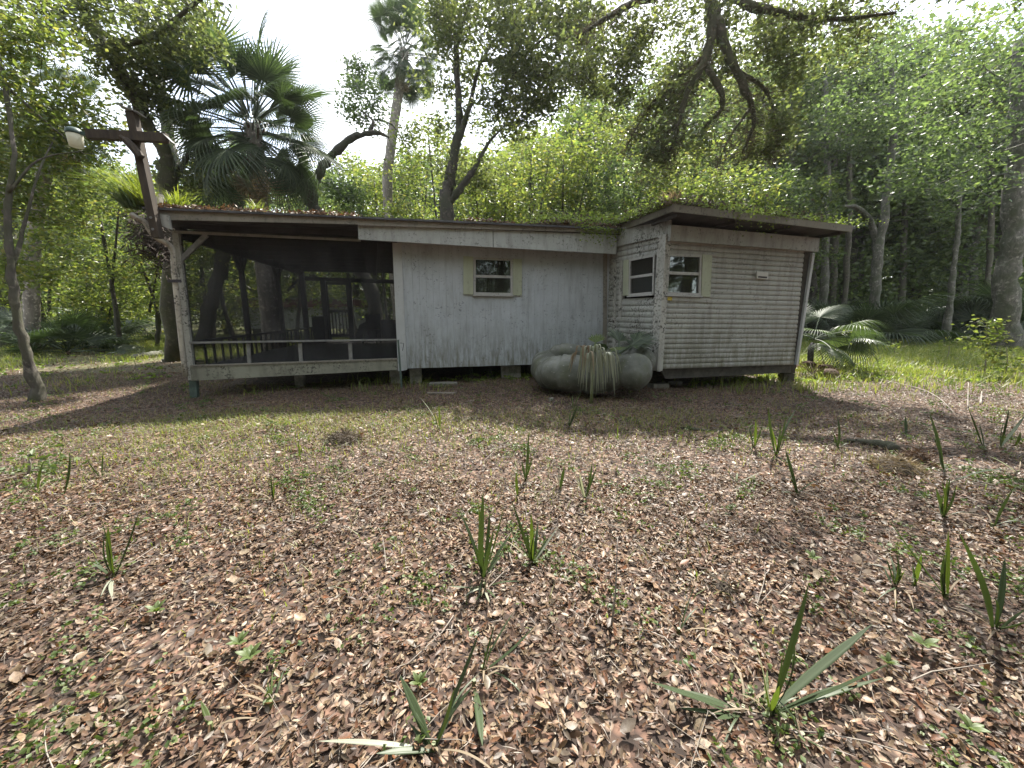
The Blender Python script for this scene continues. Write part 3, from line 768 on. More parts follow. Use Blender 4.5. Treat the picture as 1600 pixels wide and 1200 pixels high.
# ---- things under and beside the house
def rough_block(name, px, py, w, d, h, yaw, label, cat, mat, group=None, dz=0.0, loc=None):
    g = G(px, py) if loc is None else np.array(loc, float); c, s = math.cos(yaw), math.sin(yaw)
    mb = MB(); rr = random.Random(px)
    k = 6; pts = []
    for x, y in ((-w / 2, -d / 2), (0, -d / 2), (w / 2, -d / 2), (w / 2, d / 2), (0, d / 2), (-w / 2, d / 2)):
        x *= rr.uniform(0.9, 1.05); y *= rr.uniform(0.92, 1.05)
        pts.append(np.array([g[0] + x * c - y * s, g[1] + x * s + y * c, g[2] - 0.03]))
    top = [p + [0, 0, h + 0.03 + rr.uniform(-0.01, 0.01)] for p in pts]
    mid = [p * 1 for p in top]
    mb.add(pts + top, [(5, 4, 3, 2, 1, 0), (6, 7, 8, 9, 10, 11)] + [(i, (i + 1) % 6, 6 + (i + 1) % 6, 6 + i) for i in range(6)])
    o = mb.build(name, mat, None); 
    # move origin to base
    o.data.transform(Matrix.Translation(Vector((-g[0], -g[1], -g[2])))); o.location = g
    set_props(o, label, cat, group); return o
def pier(px, ytop, ybot, wpx, label, n=2, depth=0.35):
    a = PA.at(px, 560, -depth); g0 = float(gz(a[0], a[1])); top = PA.uz(px, ytop)[1]
    Wd = wpx / F * a[1]
    th = Thing('concrete_pier', (a[0], a[1], g0 - 0.02), label, 'block pier', 'concrete piers under the home')
    hh = (FL - 0.02 - g0) / n
    for i in range(n):
        mb = MB(); z0 = g0 - 0.02 + i * hh; j = random.uniform(-0.015, 0.015)
        q = PA.pt(np.dot(a - PA.p, PA.a) + j, z0, -depth)
        mb.prism([q - PA.a * Wd / 2 + PA.n * 0.1, q + PA.a * Wd / 2 + PA.n * 0.1, q + PA.a * Wd / 2 - PA.n * 0.1, q - PA.a * Wd / 2 - PA.n * 0.1], np.array([0, 0, hh - 0.006]))
        mb.build('concrete_block', M['block'], th)
pier(617, 575, 600, 15, 'narrow block pier just behind the green metal stake')
pier(648, 575, 602, 18, 'block pier second from the left under the white wall')
pier(797, 572, 594, 30, 'pale wide block pier under the white wall, left of the grey tanks')
pier(466, 580, 606, 12, 'thin pier under the middle of the screened porch', depth=0.6)
rough_block('concrete_slab', 693, 601, 0.62, 0.25, 0.04, 0.15, 'flat pale slab lying under the edge of the white wall', 'slab', M['stone'])
rough_block('concrete_slab', 690, 616, 0.55, 0.14, 0.03, 0.1, 'narrow grey board-like slab on the litter in front of the white wall', 'slab', M['plank'])
rough_block('stone_block', 1028, 606, 0.34, 0.22, 0.09, 0.2, 'pale broken block beside the foot of the box corner post', 'block', M['stone'])
rough_block('stone_block', 1055, 601, 0.26, 0.15, 0.07, -0.1, 'small darker block half under the projecting box', 'block', M['block'])
rough_block('stone_block', 861, 627, 0.07, 0.06, 0.06, 0.4, 'tiny pale cube of stone in front of the tanks', 'stone', M['stone'])
# pier under box right end
a = PC.at(1228, 590, -0.25)
th = Thing('concrete_pier', (a[0], a[1], 0.0), 'dark block pier under the right end of the box', 'block pier', 'concrete piers under the home')
for i in range(2):
    mb = MB(); mb.box((a[0] - 0.12, a[1] - 0.1, -0.03 + i * 0.23), (a[0] + 0.12, a[1] + 0.1, -0.03 + i * 0.23 + 0.222)); mb.build('concrete_block', M['steel_frame'], th)

# metal stake with hook
g = PA.at(628, 612, 0.28); g = np.array([g[0], g[1], float(gz(g[0], g[1]))])
st = Thing('garden_stake', g, 'green metal stake with a cross hook at the porch corner', 'stake')
top = PA.at(622, 531, 0.28)
mb = MB(); mb.beam(g - [0, 0, 0.05], top, 0.035, 0.035); mb.build('stake_bar', M['green_paint'], st)
mb = MB(); mb.tube([PA.at(625, 536, 0.30), PA.at(631, 536.5, 0.30), PA.at(629, 548, 0.30)], 0.006, 5); mb.build('hook', M['dark_wood'], st)

# ---- light pole bolted on the eave corner
p0 = PA.at(247, 372, 0.55); p1 = PA.at(206, 176, 0.55)
pole = Thing('light_pole', p0, 'wooden cross-shaped pole carrying an outdoor lamp at the left roof corner', 'light pole')
mb = MB()
dv = (p1 - p0); side = PA.a * 0.055; dep = PA.n * 0.07
mb.prism([p0 - side - dep, p0 + side - dep, p0 + side + dep, p0 - side + dep], dv); mb.build('post', M['old_wood'], pole)
mb = MB(); mb.beam(p1 + [0, 0, 0.0] - PA.a * 0.13 + [0, 0, 0.07], p1 + PA.a * 0.14 - [0, 0, 0.02], 0.2, 0.012); mb.build('lit_cap_edge', M['rail'], pole)  # pale plate added as the sunlit edge of the slanted cut
c0_, c1_ = PA.at(137, 210, 0.62), PA.at(262, 216, 0.62)
mb = MB(); mb.beam(c0_, c1_, 0.10, 0.13); mb.build('cross_arm', M['old_wood'], pole)
mb = MB(); mb.tube(smooth_path([PA.at(188, 214, 0.66), PA.at(200, 222, 0.66), PA.at(212, 236, 0.66), PA.at(220, 246, 0.66)], 4), [0.04] * 3 + [0.06] * 10, 7); mb.build('arm_brace', M['old_wood'], pole)
mb = MB(); mb.beam(PA.at(258, 211, 0.64), PA.at(271, 224, 0.64), 0.12, 0.012); mb.build('arm_flashing', M['rail'], pole)
for (bx, by) in ((236, 340), (239, 358)):
    q = PA.at(bx, by, 0.63); mb = MB(); mb.tube([q, q + PA.n * 0.02], 0.018, 6); mb.build('bolt', M['rail'], pole)
lh = PA.at(122, 207, 0.62)
lamp = MB(); lamp.beam(PA.at(138, 210, 0.62), PA.at(120, 208, 0.62), 0.05, 0.05); lamp.build('lamp_arm', M['lamp_housing'], pole)
def lathe(mb, c, prof, n=16):
    V = []; Fc = []
    for r, z in prof:
        for k in range(n):
            a = 2 * math.pi * k / n; V.append(c + [r * math.cos(a), r * math.sin(a), z])
    for i in range(len(prof) - 1):
        for k in range(n):
            j = (k + 1) % n; Fc.append((i * n + k, i * n + j, (i + 1) * n + j, (i + 1) * n + k))
    Fc.append(tuple(range(n))[::-1]); Fc.append(tuple((len(prof) - 1) * n + k for k in range(n)))
    mb.add(V, Fc)
lc = PA.at(116, 208, 0.62)
mb = MB(); lathe(mb, lc, [(0.10, -0.02), (0.105, 0.0), (0.10, 0.04), (0.07, 0.07), (0.03, 0.08)]); mb.build('lamp_housing', M['lamp_housing'], pole, True)
mb = MB(); lathe(mb, lc, [(0.07, -0.20), (0.083, -0.195), (0.09, -0.10), (0.097, -0.02)]); mb.build('lamp_bowl', M['bowl'], pole, True)

# ================================================================== grey lichen-covered tanks
def capsule(name, path, rads, label, flat=0.9):
    P = smooth_path(path, 14); n = len(P); rads = [q * .95 for q in rads]
    r = np.interp(np.linspace(0, 1, n), np.linspace(0, 1, len(rads)), rads)
    # round the ends
    s = np.concatenate([[0], np.cumsum(np.linalg.norm(np.diff(P, axis=0), axis=1))]); L = s[-1]
    e = np.clip(np.minimum(s, L - s) / (0.62 * max(rads)), 0.0, 1); e = np.sqrt(1 - (1 - e) ** 2); e = np.maximum(e, 0.12)
    rr = r * e
    for sc_ in (0.24, 0.5, 0.77): rr = rr * (1 - 0.09 * np.exp(-((s / L - sc_) / 0.012) ** 2)) * (1 + 0.03 * np.exp(-((s / L - sc_ - .035) / 0.015) ** 2))
    V, Fc = tube(P, rr, 24)
    c = V.mean(0); nzv = np.sin(V[:, 0] * 9 + V[:, 2] * 6) * 0.014 + np.sin(V[:, 1] * 13 + V[:, 2] * 11) * 0.010 + np.sin(V[:, 0] * 31 + 3 * np.sin(V[:, 2] * 7)) * 0.004
    V = V + (V - c) / (np.linalg.norm(V - c, axis=1)[:, None]) * nzv[:, None]
    base = np.array([c[0], c[1], V[:, 2].min()])
    me = raw_mesh(name, V - base, Fc, True); o = link(name, me, M['tank'], None); o.location = base
    set_props(o, label, 'tank', 'old tanks heaped against the home'); return o
def TP(px, py, Y): return W(px, py, Y)
capsule('storage_tank', [TP(848, 580, 7.25), TP(880, 583, 7.05), TP(920, 584, 6.95), TP(975, 584, 7.0)], [0.30, 0.35, 0.365, 0.33], 'largest grey tank lying in front with a dry frond hanging over it')
capsule('storage_tank', [TP(972, 575, 7.5), TP(983, 578, 7.1), TP(990, 580, 6.75), TP(992, 581, 6.5)], [0.29, 0.315, 0.325, 0.32], 'round-ended grey tank speckled with white lichen, rightmost of the heap')
capsule('storage_tank', [TP(868, 560, 8.1), TP(856, 571, 7.8), TP(856, 579, 7.4), TP(868, 590, 7.0)], [0.26, 0.33, 0.33, 0.28], 'dark tank lobe at the left end of the heap')
capsule('storage_tank', [TP(858, 557, 7.8), TP(885, 553, 7.7), TP(915, 556, 7.75), TP(935, 562, 7.8)], [0.19, 0.225, 0.22, 0.2], 'small mossy tank on top at the back against the white wall')
capsule('storage_tank', [TP(950, 566, 7.9), TP(975, 560, 7.6), TP(1005, 566, 7.35), TP(1022, 572, 7.3)], [0.22, 0.29, 0.27, .2], 'bluish grey tank behind the rightmost one against the box wall')

# ================================================================== palms
def frond_mesh(name, Lp, Rb, nseg, spread, droop, seed, width=0.05, fold=0.35, split=0.45):
    """fan leaf growing along +X; petiole then a ring of folded segments that droop at their tips"""
    rr = np.random.default_rng(seed); mb = MB()
    n = 8; t = np.linspace(0, 1, n)
    px_ = t * Lp; pz = -droop * 0.35 * (t ** 2) * Lp
    P = np.stack([px_, np.zeros(n), pz], 1); mb.cur = 1
    mb.tube(P, np.linspace(0.022, 0.012, n), 5)
    hub = P[-1]; dx = (P[-1] - P[-2]); base_ang = math.atan2(dx[2], dx[0]); mb.cur = 0
    ca, sa = math.cos(base_ang), math.sin(base_ang)
    steps = 6
    for k in range(nseg):
        f = (k + 0.5) / nseg * 2 - 1; a = f * spread
        L = Rb * (1 - 0.30 * abs(f) ** 1.5) * rr.uniform(0.88, 1.06)
        off = hub + np.array([ca, 0, sa]) * 0.0
        cl = np.cos(a); sl = np.sin(a)
        tw = 2 * spread / nseg
        V = []
        for i in range(steps + 1):
            s = i / steps; d = L * s
            wv = min(d * math.tan(tw / 2) * 1.05, width * 0.5) if s < split else width * 0.5 * (1 - ((s - split) / (1 - split)) ** 1.3)
            if i == steps: wv = 0.001
            x = d * cl; y = d * sl * (0.96)
            z = fold * abs(y) * 0.45 - droop * (d ** 2) / Rb * (0.55 + 0.35 * abs(f)) - (max(0, s - 0.55) ** 2) * droop * 2.2 * L + rr.uniform(-0.01, 0.01) * s
            # shrink horizontally when it hangs
            hz = 1 - 0.30 * droop * s * s
            c = np.array([x * hz, y * hz, z]); side = np.array([-sl, cl, 0])
            V += [c - side * wv + [0, 0, 0.0], c + [0, 0, -wv * 0.5], c + side * wv]
        V = np.array(V)
        V = np.stack([V[:, 0] * ca - V[:, 2] * sa, V[:, 1], V[:, 0] * sa + V[:, 2] * ca], 1) + hub
        Fc = []
        for i in range(steps):
            for j in (0, 1): Fc.append((i * 3 + j, (i + 1) * 3 + j, (i + 1) * 3 + j + 1, i * 3 + j + 1))
        mb.add(V, Fc)
    me = raw_mesh(name, np.vstack(mb.v), mb.f, False, mb.m); return me
def mats_on(me, *ms):
    me.materials.clear()
    for m in ms: me.materials.append(m)
    return me
FR = {}
for q, (dr_, sd_) in enumerate(((0.22, 1), (0.5, 2), (0.8, 3), (0.35, 4))):
    FR['g%d' % q] = mats_on(frond_mesh('fan_frond', 1.1, 1.2, 40, R(125), dr_, sd_, 0.042, 0.35, 0.30), M['frond'], M['petiole'])
FR['dead'] = mats_on(frond_mesh('dry_frond', 1.0, 1.05, 26, R(110), 1.0, 9, 0.045), M['frond_dry'], M['petiole'])
FR['brown'] = mats_on(frond_mesh('brown_frond', 0.5, 0.7, 20, R(80), 1.2, 10, 0.045), M['frond_brown'], M['frond_brown'])
for q, (dr_, sd_) in enumerate(((0.10, 21), (0.25, 22))):
    FR['s%d' % q] = mats_on(frond_mesh('saw_frond', 0.7, 0.75, 22, R(125), dr_, sd_, 0.042), M['frond'], M['petiole'])
def add_frond(th, key, at, az, el, roll=0.0, sc=1.0, name='frond', label=None):
    o = bpy.data.objects.new(name, FR[key]); C.objects.link(o); o.parent = th.o
    m = Matrix.Rotation(az, 4, 'Z') @ Matrix.Rotation(-el, 4, 'Y') @ Matrix.Rotation(roll, 4, 'X')
    o.matrix_local = Matrix.Translation(Vector(np.asarray(at) - th.loc)) @ m @ Matrix.Diagonal((sc, sc, sc, 1))
    if label: o['label'] = label
    return o
def cabbage_palm(base, path, radii, label, nfr, sc, seed, boots=0, dead=4, minel=-60):
    rr = random.Random(seed); th = Thing('cabbage_palm', base, label, 'palm tree', None)
    P = smooth_path(path, 8); n = len(P)
    rad = np.interp(np.linspace(0, 1, n), np.linspace(0, 1, len(radii)), radii) * (1 + 0.04 * np.sin(np.arange(n) * 2.1))
    mb = MB(); mb.tube(P, rad, 12); tr = mb.build('trunk', M['palm_trunk'], th, True)
    top = P[-1]
    for i in range(boots):            # old leaf bases
        z = top - np.array([0, 0, 0.1 + 1.7 * i / boots]); a = i * 2.4
        mb = MB(); d = np.array([math.cos(a), math.sin(a), 0])
        mb.tube([z + d * 0.12, z + d * 0.27 + [0, 0, 0.22], z + d * 0.36 + [0, 0, 0.42]], [0.05, 0.035, 0.02], 5); mb.build('leaf_boot', M['frond_brown'], tr)
    for i in range(nfr):
        f = i / (nfr - 1); el = 84 - (84 - minel) * f ** 0.85 + rr.uniform(-6, 6); az = i * 2.39996 + rr.uniform(-0.25, 0.25)
        key = 'g0' if el > 45 else ('g3' if el > 15 else ('g1' if el > -12 or i % 2 else 'g2'))
        at = top + np.array([math.cos(az), math.sin(az), 0]) * 0.12 + [0, 0, 0.45 - 1.0 * f]
        add_frond(th, key, at, az, R(el), rr.uniform(-0.9, 0.9), sc * rr.uniform(0.62, 1.1))
    for i in range(dead):
        az = rr.uniform(0, 6.28); add_frond(th, 'dead', top + [0, 0, -0.5], az, R(-62 + rr.uniform(-12, 12)), rr.uniform(-0.5, 0.5), sc * 0.85, 'frond', 'dry hanging frond')
    return th
Y1 = 13.6
b1_ = W(408, 330, Y1 + 2.5); g1 = np.array([W(405, 300, Y1)[0] - 0.1, Y1, 0.0])
cabbage_palm(g1, [g1, W(404, 310, Y1), W(401, 255, Y1), W(394, 196, Y1)], [0.30, 0.27, 0.25, 0.24], 'bushy cabbage palm with a full crown of fans behind the porch roof', 66, 1.36, 5, 18, 3, -34)
Y2 = 21.0
g2_ = np.array([W(600, 330, Y2)[0] + 0.5, Y2, 0.0])
cabbage_palm(g2_, [g2_, W(606, 310, Y2), W(611, 230, Y2), W(622, 150, Y2), W(632, 78, Y2)], [0.27, 0.25, 0.23, 0.22, 0.22], 'tall slender cabbage palm with a slightly curved bare trunk against the sky', 54, 1.0, 8, 6, 1, -40)
Y3 = 30.0
# palm partly hidden left (drooping pale fans seen between leaves)
g3 = np.array([W(38, 500, 14.5)[0], 14.5, 0.0])
cabbage_palm(g3, [g3, W(52, 380, 14.5), W(78, 230, 14.5), W(90, 180, 14.5)], [0.22, 0.2, 0.2, 0.2], 'cabbage palm half hidden behind the leaves left of the lamp', 26, 0.9, 12, 4, 6, -65)

def palmetto(px, py, Y, nfr, sc, label, seed, keys=('s0', 's1'), group=None, elr=(5, 75), azr=(0, 6.28), h=0.1, name='saw_palmetto', dry=0):
    rr = random.Random(seed); p = W(px, py, Y); b = np.array([p[0], p[1], float(gz(p[0], p[1]))])
    th = Thing(name, b, label, 'palmetto', group)
    mb = MB(); mb.tube([b - [0, 0, 0.05], b + [0.02, 0, h * 0.5], b + [0.0, 0.02, h + 0.05]], [0.09, 0.10, 0.06], 7); mb.build('stem', M['frond_brown'], th, True)
    for i in range(nfr):
        el = rr.uniform(*elr); az = rr.uniform(*azr)
        add_frond(th, rr.choice(keys), b + [0, 0, h], az, R(el), rr.uniform(-0.5, 0.5), sc * rr.uniform(0.75, 1.15))
    for i in range(dry): add_frond(th, 'dead', b + [0, 0, h], rr.uniform(0, 6.28), R(rr.uniform(-10, 20)), 0.2, sc * 0.7, 'frond', 'dry brown frond')
    return th
# palm clump just behind the right end of the box
pf = W(1272, 530, 10.4); bpf = np.array([pf[0], pf[1], 0.0])
th = Thing('fan_palm', bpf, 'large dark fan palm spreading from behind the right end of the box', 'palmetto')
mb = MB(); mb.tube([bpf - [0, 0, .05], bpf + [-.05, 0, .6], pf - [0, 0, .1]], [.07, .07, .06], 8); mb.build('stem', M['dark_wood'], th, True)
for az, el, sc_, key in ((0.2, 30, 1.05, 'g1'), (-0.5, 14, 1.0, 'g1'), (0.9, 45, 1.0, 'g3'), (-1.1, 26, .95, 'g1'), (1.9, 55, .9, 'g0'), (2.8, 35, .9, 'g1'), (-2.2, 30, .8, 'g1'), (-0.1, 5, .95, 'g2'), (0.55, 8, 1.0, 'g1'), (-0.8, -12, .8, 'g2'), (-1.6, 0, .8, 'g2'), (1.4, 15, .9, 'g1')):
    add_frond(th, key, pf, az, R(el), random.uniform(-.5, .5), sc_ * .82)
add_frond(th, 'dead', pf - [0, 0, .1], -0.7, R(-45), 0.2, 0.6, 'frond', 'brown dry frond hanging down')
GL = 'palmettos at the left edge of the wood'; GRt = 'palmettos along the dark right wood edge'
for i, (x, y, Y, lab) in enumerate(((60, 520, 15.5, 'glossy palmetto nearest the left edge of the clearing'), (100, 522, 14.5, 'arching palmetto at the back of the clearing, left of the grey trunk'), (125, 518, 16.0, 'palmetto with drooping pale fans behind the weeds'), (155, 515, 18.0, 'small palmetto among bright leaves near the fallen log'), (190, 515, 20.0, 'palmetto furthest right in the left clump'))):
    palmetto(x, y, Y, 15, 1.25, lab, 40 + i, ('s0', 's1', 'g1'), GL, (5, 75), dry=2)
for i in range(19):
    x = 1262 + i * 21 + random.uniform(-9, 9); Y = random.uniform(19, 24)
    palmetto(x, 520, Y, 12, random.uniform(1.3, 1.8), where(x, 'dark green palmetto'), 60 + i, ('s0', 's1', 'g1'), GRt, (10, 80), dry=random.choice((0, 0, 1)))
# drooping dry frond and green fan by the tanks
b = W(925, 600, 6.4); b[2] = float(gz(b[0], b[1]))
tp = Thing('fan_palm', b, 'young fan palm with bleached frond hanging over the largest tank', 'palmetto', None)
mb = MB(); mb.tube([b - [0, 0, 0.05], b + [0, 0.02, 0.3], W(930, 556, 6.45)], [0.03, 0.025, 0.02], 6); mb.build('stem', M['petiole'], tp, True)
FR['bleach'] = mats_on(frond_mesh('bleached_frond', 0.12, 0.62, 24, R(130), 1.35, 15, 0.035, 0.1), M['seedling_pale'], M['petiole'])
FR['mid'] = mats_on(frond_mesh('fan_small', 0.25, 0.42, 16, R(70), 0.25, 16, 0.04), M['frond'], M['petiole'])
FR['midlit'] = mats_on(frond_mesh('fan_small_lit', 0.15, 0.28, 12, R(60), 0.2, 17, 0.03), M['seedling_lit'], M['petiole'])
h0 = W(928, 548, 6.45)
rr_ = random.Random(77)
for kf, (cxp, nst, x0_, x1_) in enumerate(((928, 20, 900, 950), (945, 12, 930, 972), (918, 8, 884, 930))):
    mb = MB(); hub = W(cxp, 551, 6.45 - .05 * kf)
    for i in range(nst):
        xe = x0_ + (x1_ - x0_) * (i + rr_.uniform(.2, .8)) / nst; ye = rr_.uniform(578, 618) if kf < 2 else rr_.uniform(560, 590); Yk = 6.42 - rr_.uniform(0.02, .22)
        sh = W(cxp + (xe - cxp) * .75, 545 + rr_.uniform(-6, 14), 6.43 - (6.45 - Yk) * .8); e = W(xe, ye, Yk)
        Pq = smooth_path([hub, (hub + sh) / 2 + [0, 0, .03], sh, sh * .45 + e * .55 + [0, 0, .02], e], 3); wv = rr_.uniform(.010, .019)
        V = []
        for q, c in enumerate(Pq):
            t = q / (len(Pq) - 1); ww = wv * min(1, .3 + t * 2.2) * (1 - max(0, t - .6) * 2.1); V += [c - [ww, 0, 0], c + [0, -.006, 0], c + [ww, 0, 0]]
        mb.add(V, [(a * 3 + b_, a * 3 + b_ + 1, a * 3 + b_ + 4, a * 3 + b_ + 3) for a in range(len(Pq) - 1) for b_ in (0, 1)])
    f_ = mb.build('frond', M['seedling_pale'] if kf < 2 else M['frond_dry'], tp, True); f_['label'] = 'bleached frond hanging in strips'
add_frond(tp, 'midlit', h0, 1.2, R(50), 0, 1.1); add_frond(tp, 'midlit', W(945, 556, 6.5), 0.5, R(30), 0, 1.1)
b = W(985, 600, 7.3); b[2] = float(gz(b[0], b[1]))
tp = Thing('fan_palm', b, 'dark green fan palm rising behind the rightmost tank', 'palmetto', None)
h1 = W(968, 552, 7.2)
mb = MB(); mb.tube([b - [0, 0, 0.05], (b + h1) / 2 + [0.05, 0, 0.1], h1], [0.02, 0.02, 0.015], 6); mb.build('stem', M['petiole'], tp, True)
for az, el, sc in ((0.1, 38, 1.3), (0.5, 20, 1.3), (-0.5, 40, 1.0), (1.4, 60, 1.0), (2.6, 25, 0.9)): add_frond(tp, 'mid', h1, az, R(el), 0.5, sc)
# brown dead palm by the box corner
b = G(1268, 592); tp = Thing('dead_frond', b, 'brown dead frond drooping at the right corner of the box', 'dead frond')
for az, el in ((2.4, 60), (0.2, 62), (-1.2, 55), (1.2, 70)): add_frond(tp, 'brown', b + [0, 0, 0.1], az, R(el), 0, 0.6)
b = G(1305, 586); tp = Thing('dead_frond', b, 'stiff dead frond stub right of the box corner in the weeds', 'dead frond')
for az, el in ((0.4, 35), (0.9, 50), (-0.3, 30)): add_frond(tp, 'brown', b + [0, 0, 0.02], az, R(el), 0, 0.45)

# ================================================================== trees
def leaf_quads(cen, size, rr, flat=0.35, elong=0.5, hang=0.0):
    """small folded leaf quads round the given centres"""
    n = len(cen)
    d = rr.standard_normal((n, 3)); d[:, 2] *= flat; d[:, 2] -= hang
    d /= np.linalg.norm(d, axis=1)[:, None] + 1e-9
    r = rr.standard_normal((n, 3)); r[:, 2] *= 0.8
    s = np.cross(d, r); s /= np.linalg.norm(s, axis=1)[:, None] + 1e-9
    nn = np.cross(s, d)
    L = (size * rr.uniform(0.6, 1.25, n))[:, None]; wv = L * elong * 0.5
    V = np.empty((n, 4, 3))
    V[:, 0] = cen; V[:, 1] = cen + d * L * 0.5 + s * wv + nn * L * 0.06
    V[:, 2] = cen + d * L; V[:, 3] = cen + d * L * 0.45 - s * wv + nn * L * 0.06
    Fc = (np.arange(n)[:, None] * 4 + np.arange(4)[None, :])
    return V.reshape(-1, 3), Fc
def sample_blob(rr, n, c, r, shell=0.35):
    d = rr.standard_normal((n, 3)); d /= np.linalg.norm(d, axis=1)[:, None]
    u = rr.uniform(shell ** 3, 1, n) ** (1 / 3); return np.asarray(c) + d * u[:, None] * np.asarray(r)
def tree(name, label, base, trunks, blobs, leaf, barkm, seed, per=110, sig=0.42, size=0.13, flat=0.5, elong=0.5, cat='tree', group=None, twig=0.03, droop=0.0, sides=9, moss=None, hang=0.0):
    """trunks: (points, radii) lists in world space; blobs: (centre, radii, n clusters). Crown clusters are joined to the nearest limb by twigs."""
    per = int(per * 0.72); sig = sig * 0.82; size = size * 1.22
    rr = np.random.default_rng(seed); th = Thing(name, base, label, cat, group)
    tm = MB(); nodes = []
    for pts, rad in trunks:
        P = smooth_path(pts, 6); n = len(P); r = np.interp(np.linspace(0, 1, n), np.linspace(0, 1, len(rad)), rad)
        P[1:-1] += rr.standard_normal((n - 2, 3)) * r[1:-1, None] * 0.12
        tm.tube(P, r * (1 + np.minimum(0.10, 0.02 / r) * rr.standard_normal(n)), sides); nodes.append(P[n // 3:])
    tm.build('trunk', barkm, th, True)
    nodes = np.vstack(nodes)
    cl = np.vstack([sample_blob(rr, k, c, r) for c, r, k in blobs]) if blobs else np.zeros((0, 3))
    bm_ = MB(); nn = nodes.copy()
    if len(cl):
        dmin = np.min(np.linalg.norm(cl[:, None] - nodes[None], axis=2), axis=1)
        for i in np.argsort(dmin):
            c = cl[i]; dd = np.linalg.norm(nn - c, axis=1) + 0.25 * np.maximum(0, nn[:, 2] - c[2]); j = int(np.argmin(dd)); a = nn[j]
            L = np.linalg.norm(c - a)
            if L < 0.05: continue
            m1_ = a + (c - a) * 0.5 + rr.standard_normal(3) * L * 0.12 + [0, 0, L * 0.08]
            P = np.array([a, (a + m1_) / 2 + rr.standard_normal(3) * L * 0.04, m1_, (m1_ + c) / 2 + rr.standard_normal(3) * L * 0.04, c])
            r0 = min(twig * (0.5 + 0.35 * L), twig * 2.2)
            bm_.tube(P, np.linspace(r0, r0 * 0.3, 5), 4, False); nn = np.vstack([nn, P[1:]])
        bm_.build('branches', barkm, th, True)['kind'] = 'stuff'
        k = len(cl) * per; idx = rr.integers(0, len(cl), k)
        sg = (sig * rr.uniform(0.6, 1.3, len(cl)))[idx][:, None]
        off = rr.standard_normal((k, 3)) * sg * np.array([1, 1, 0.6]); off[:, 2] -= droop * np.abs(off[:, 0])
        V, Fc = leaf_quads(cl[idx] + off, size, rr, flat, elong, hang)
        link('crown', raw_mesh('crown', V - th.loc, Fc, False), leaf, th)
    if moss:
        n = moss; nodes = np.vstack([nodes] * 3 + [nn[len(nodes):][::5]]) if moss > 3000 else nodes; j = rr.integers(0, len(nodes), n); c = nodes[j] + rr.standard_normal((n, 3)) * rr.choice([0.05, 0.10, 0.10, 0.30], n)[:, None] * [1, 1, 1.2]
        V, Fc = leaf_quads(c, 0.24, rr, 0.5, 0.07, 0.45)
        link('resurrection_fern', raw_mesh('resurrection_fern', V - th.loc, Fc), M['moss'], th)['kind'] = 'stuff'
    return th

# -- left foreground leaning tree
b = G(62, 626); Yb = b[1]
tree('leaning_tree', 'thin leaning tree with mottled bark in the left foreground', b,
     [([b - [0, 0, 0.1], W(48, 575, Yb), W(28, 500, Yb), W(15, 400, Yb + .1), W(12, 320, Yb + .2), W(22, 240, Yb + .3), W(5, 120, Yb + .5), W(-20, 20, Yb + .7)], [0.12, 0.078, 0.065, 0.056, 0.045, 0.036, 0.028, 0.016]),
      ([W(20, 420, Yb + .1), W(38, 350, Yb + .3), W(60, 270, Yb + .5), W(85, 215, Yb + .9)], [0.035, 0.026, 0.018, 0.01]),
      ([W(14, 300, Yb + .2), W(60, 250, Yb + .4), W(130, 235, Yb + .7)], [0.024, 0.015, 0.007]),
      ([W(5, 130, Yb + .5), W(60, 180, Yb + .7), W(130, 240, Yb + 1.1)], [0.03, 0.02, 0.01])],
     [(W(20, 150, Yb + 1.0), (1.1, 0.9, 1.4), 55), (W(70, 270, Yb + 1.2), (0.9, 0.8, 1.1), 50), (W(-40, 330, Yb + .6), (0.9, 0.8, 1.6), 35), (W(120, 190, Yb + 1.6), (0.7, 0.6, 0.6), 22), (W(60, 400, Yb + 2.4), (1.0, 0.8, 0.6), 26), (W(10, 20, Yb + 1), (0.9, 0.8, 0.8), 28)],
     M['leaf_lime'], M['bark_oak'], 101, per=105, sig=0.24, size=0.085, twig=0.012)
# -- leafy limb leaning up left from the dark tree by the pole (vines)
Yt = 12.2; b = W(262, 500, Yt); b[2] = 0
tree('vine_covered_oak', 'dark oak behind the pole whose vine-covered limb leans up to the left', b,
     [([b, W(262, 330, Yt), W(257, 240, Yt), W(232, 195, Yt - .2), W(195, 120, Yt - .6), W(150, 50, Yt - 1), W(110, -30, Yt - 1.4)], [0.28, 0.21, 0.18, 0.17, 0.16, 0.13, 0.10]),
      ([W(160, 70, Yt - 1), W(230, 60, Yt - 1.4), W(300, 10, Yt - 2.0), (-4.2, 9.5, 9.4)], [0.08, 0.06, 0.04, 0.03]),
      ([W(262, 300, Yt), W(290, 250, Yt + .4), W(300, 215, Yt + .8)], [0.10, 0.07, 0.04])],
     [(W(190, 25, Yt - 1.5), (1.9, 1.3, 1.0), 44), (W(275, 25, Yt - 1.8), (1.2, 1.1, 0.6), 28), (W(215, 120, Yt - .5), (0.8, 0.7, 0.9), 24), (W(245, 150, Yt - .2), (0.6, 0.6, 0.6), 16), (W(75, 15, Yt - 1.8), (1.4, 1.2, 0.6), 22), (W(285, 280, Yt + .3), (0.6, 0.5, 0.6), 12)],
     M['leaf_oak'], M['bark_fern'], 102, per=85, sig=0.30, size=0.12, twig=0.02, moss=500)
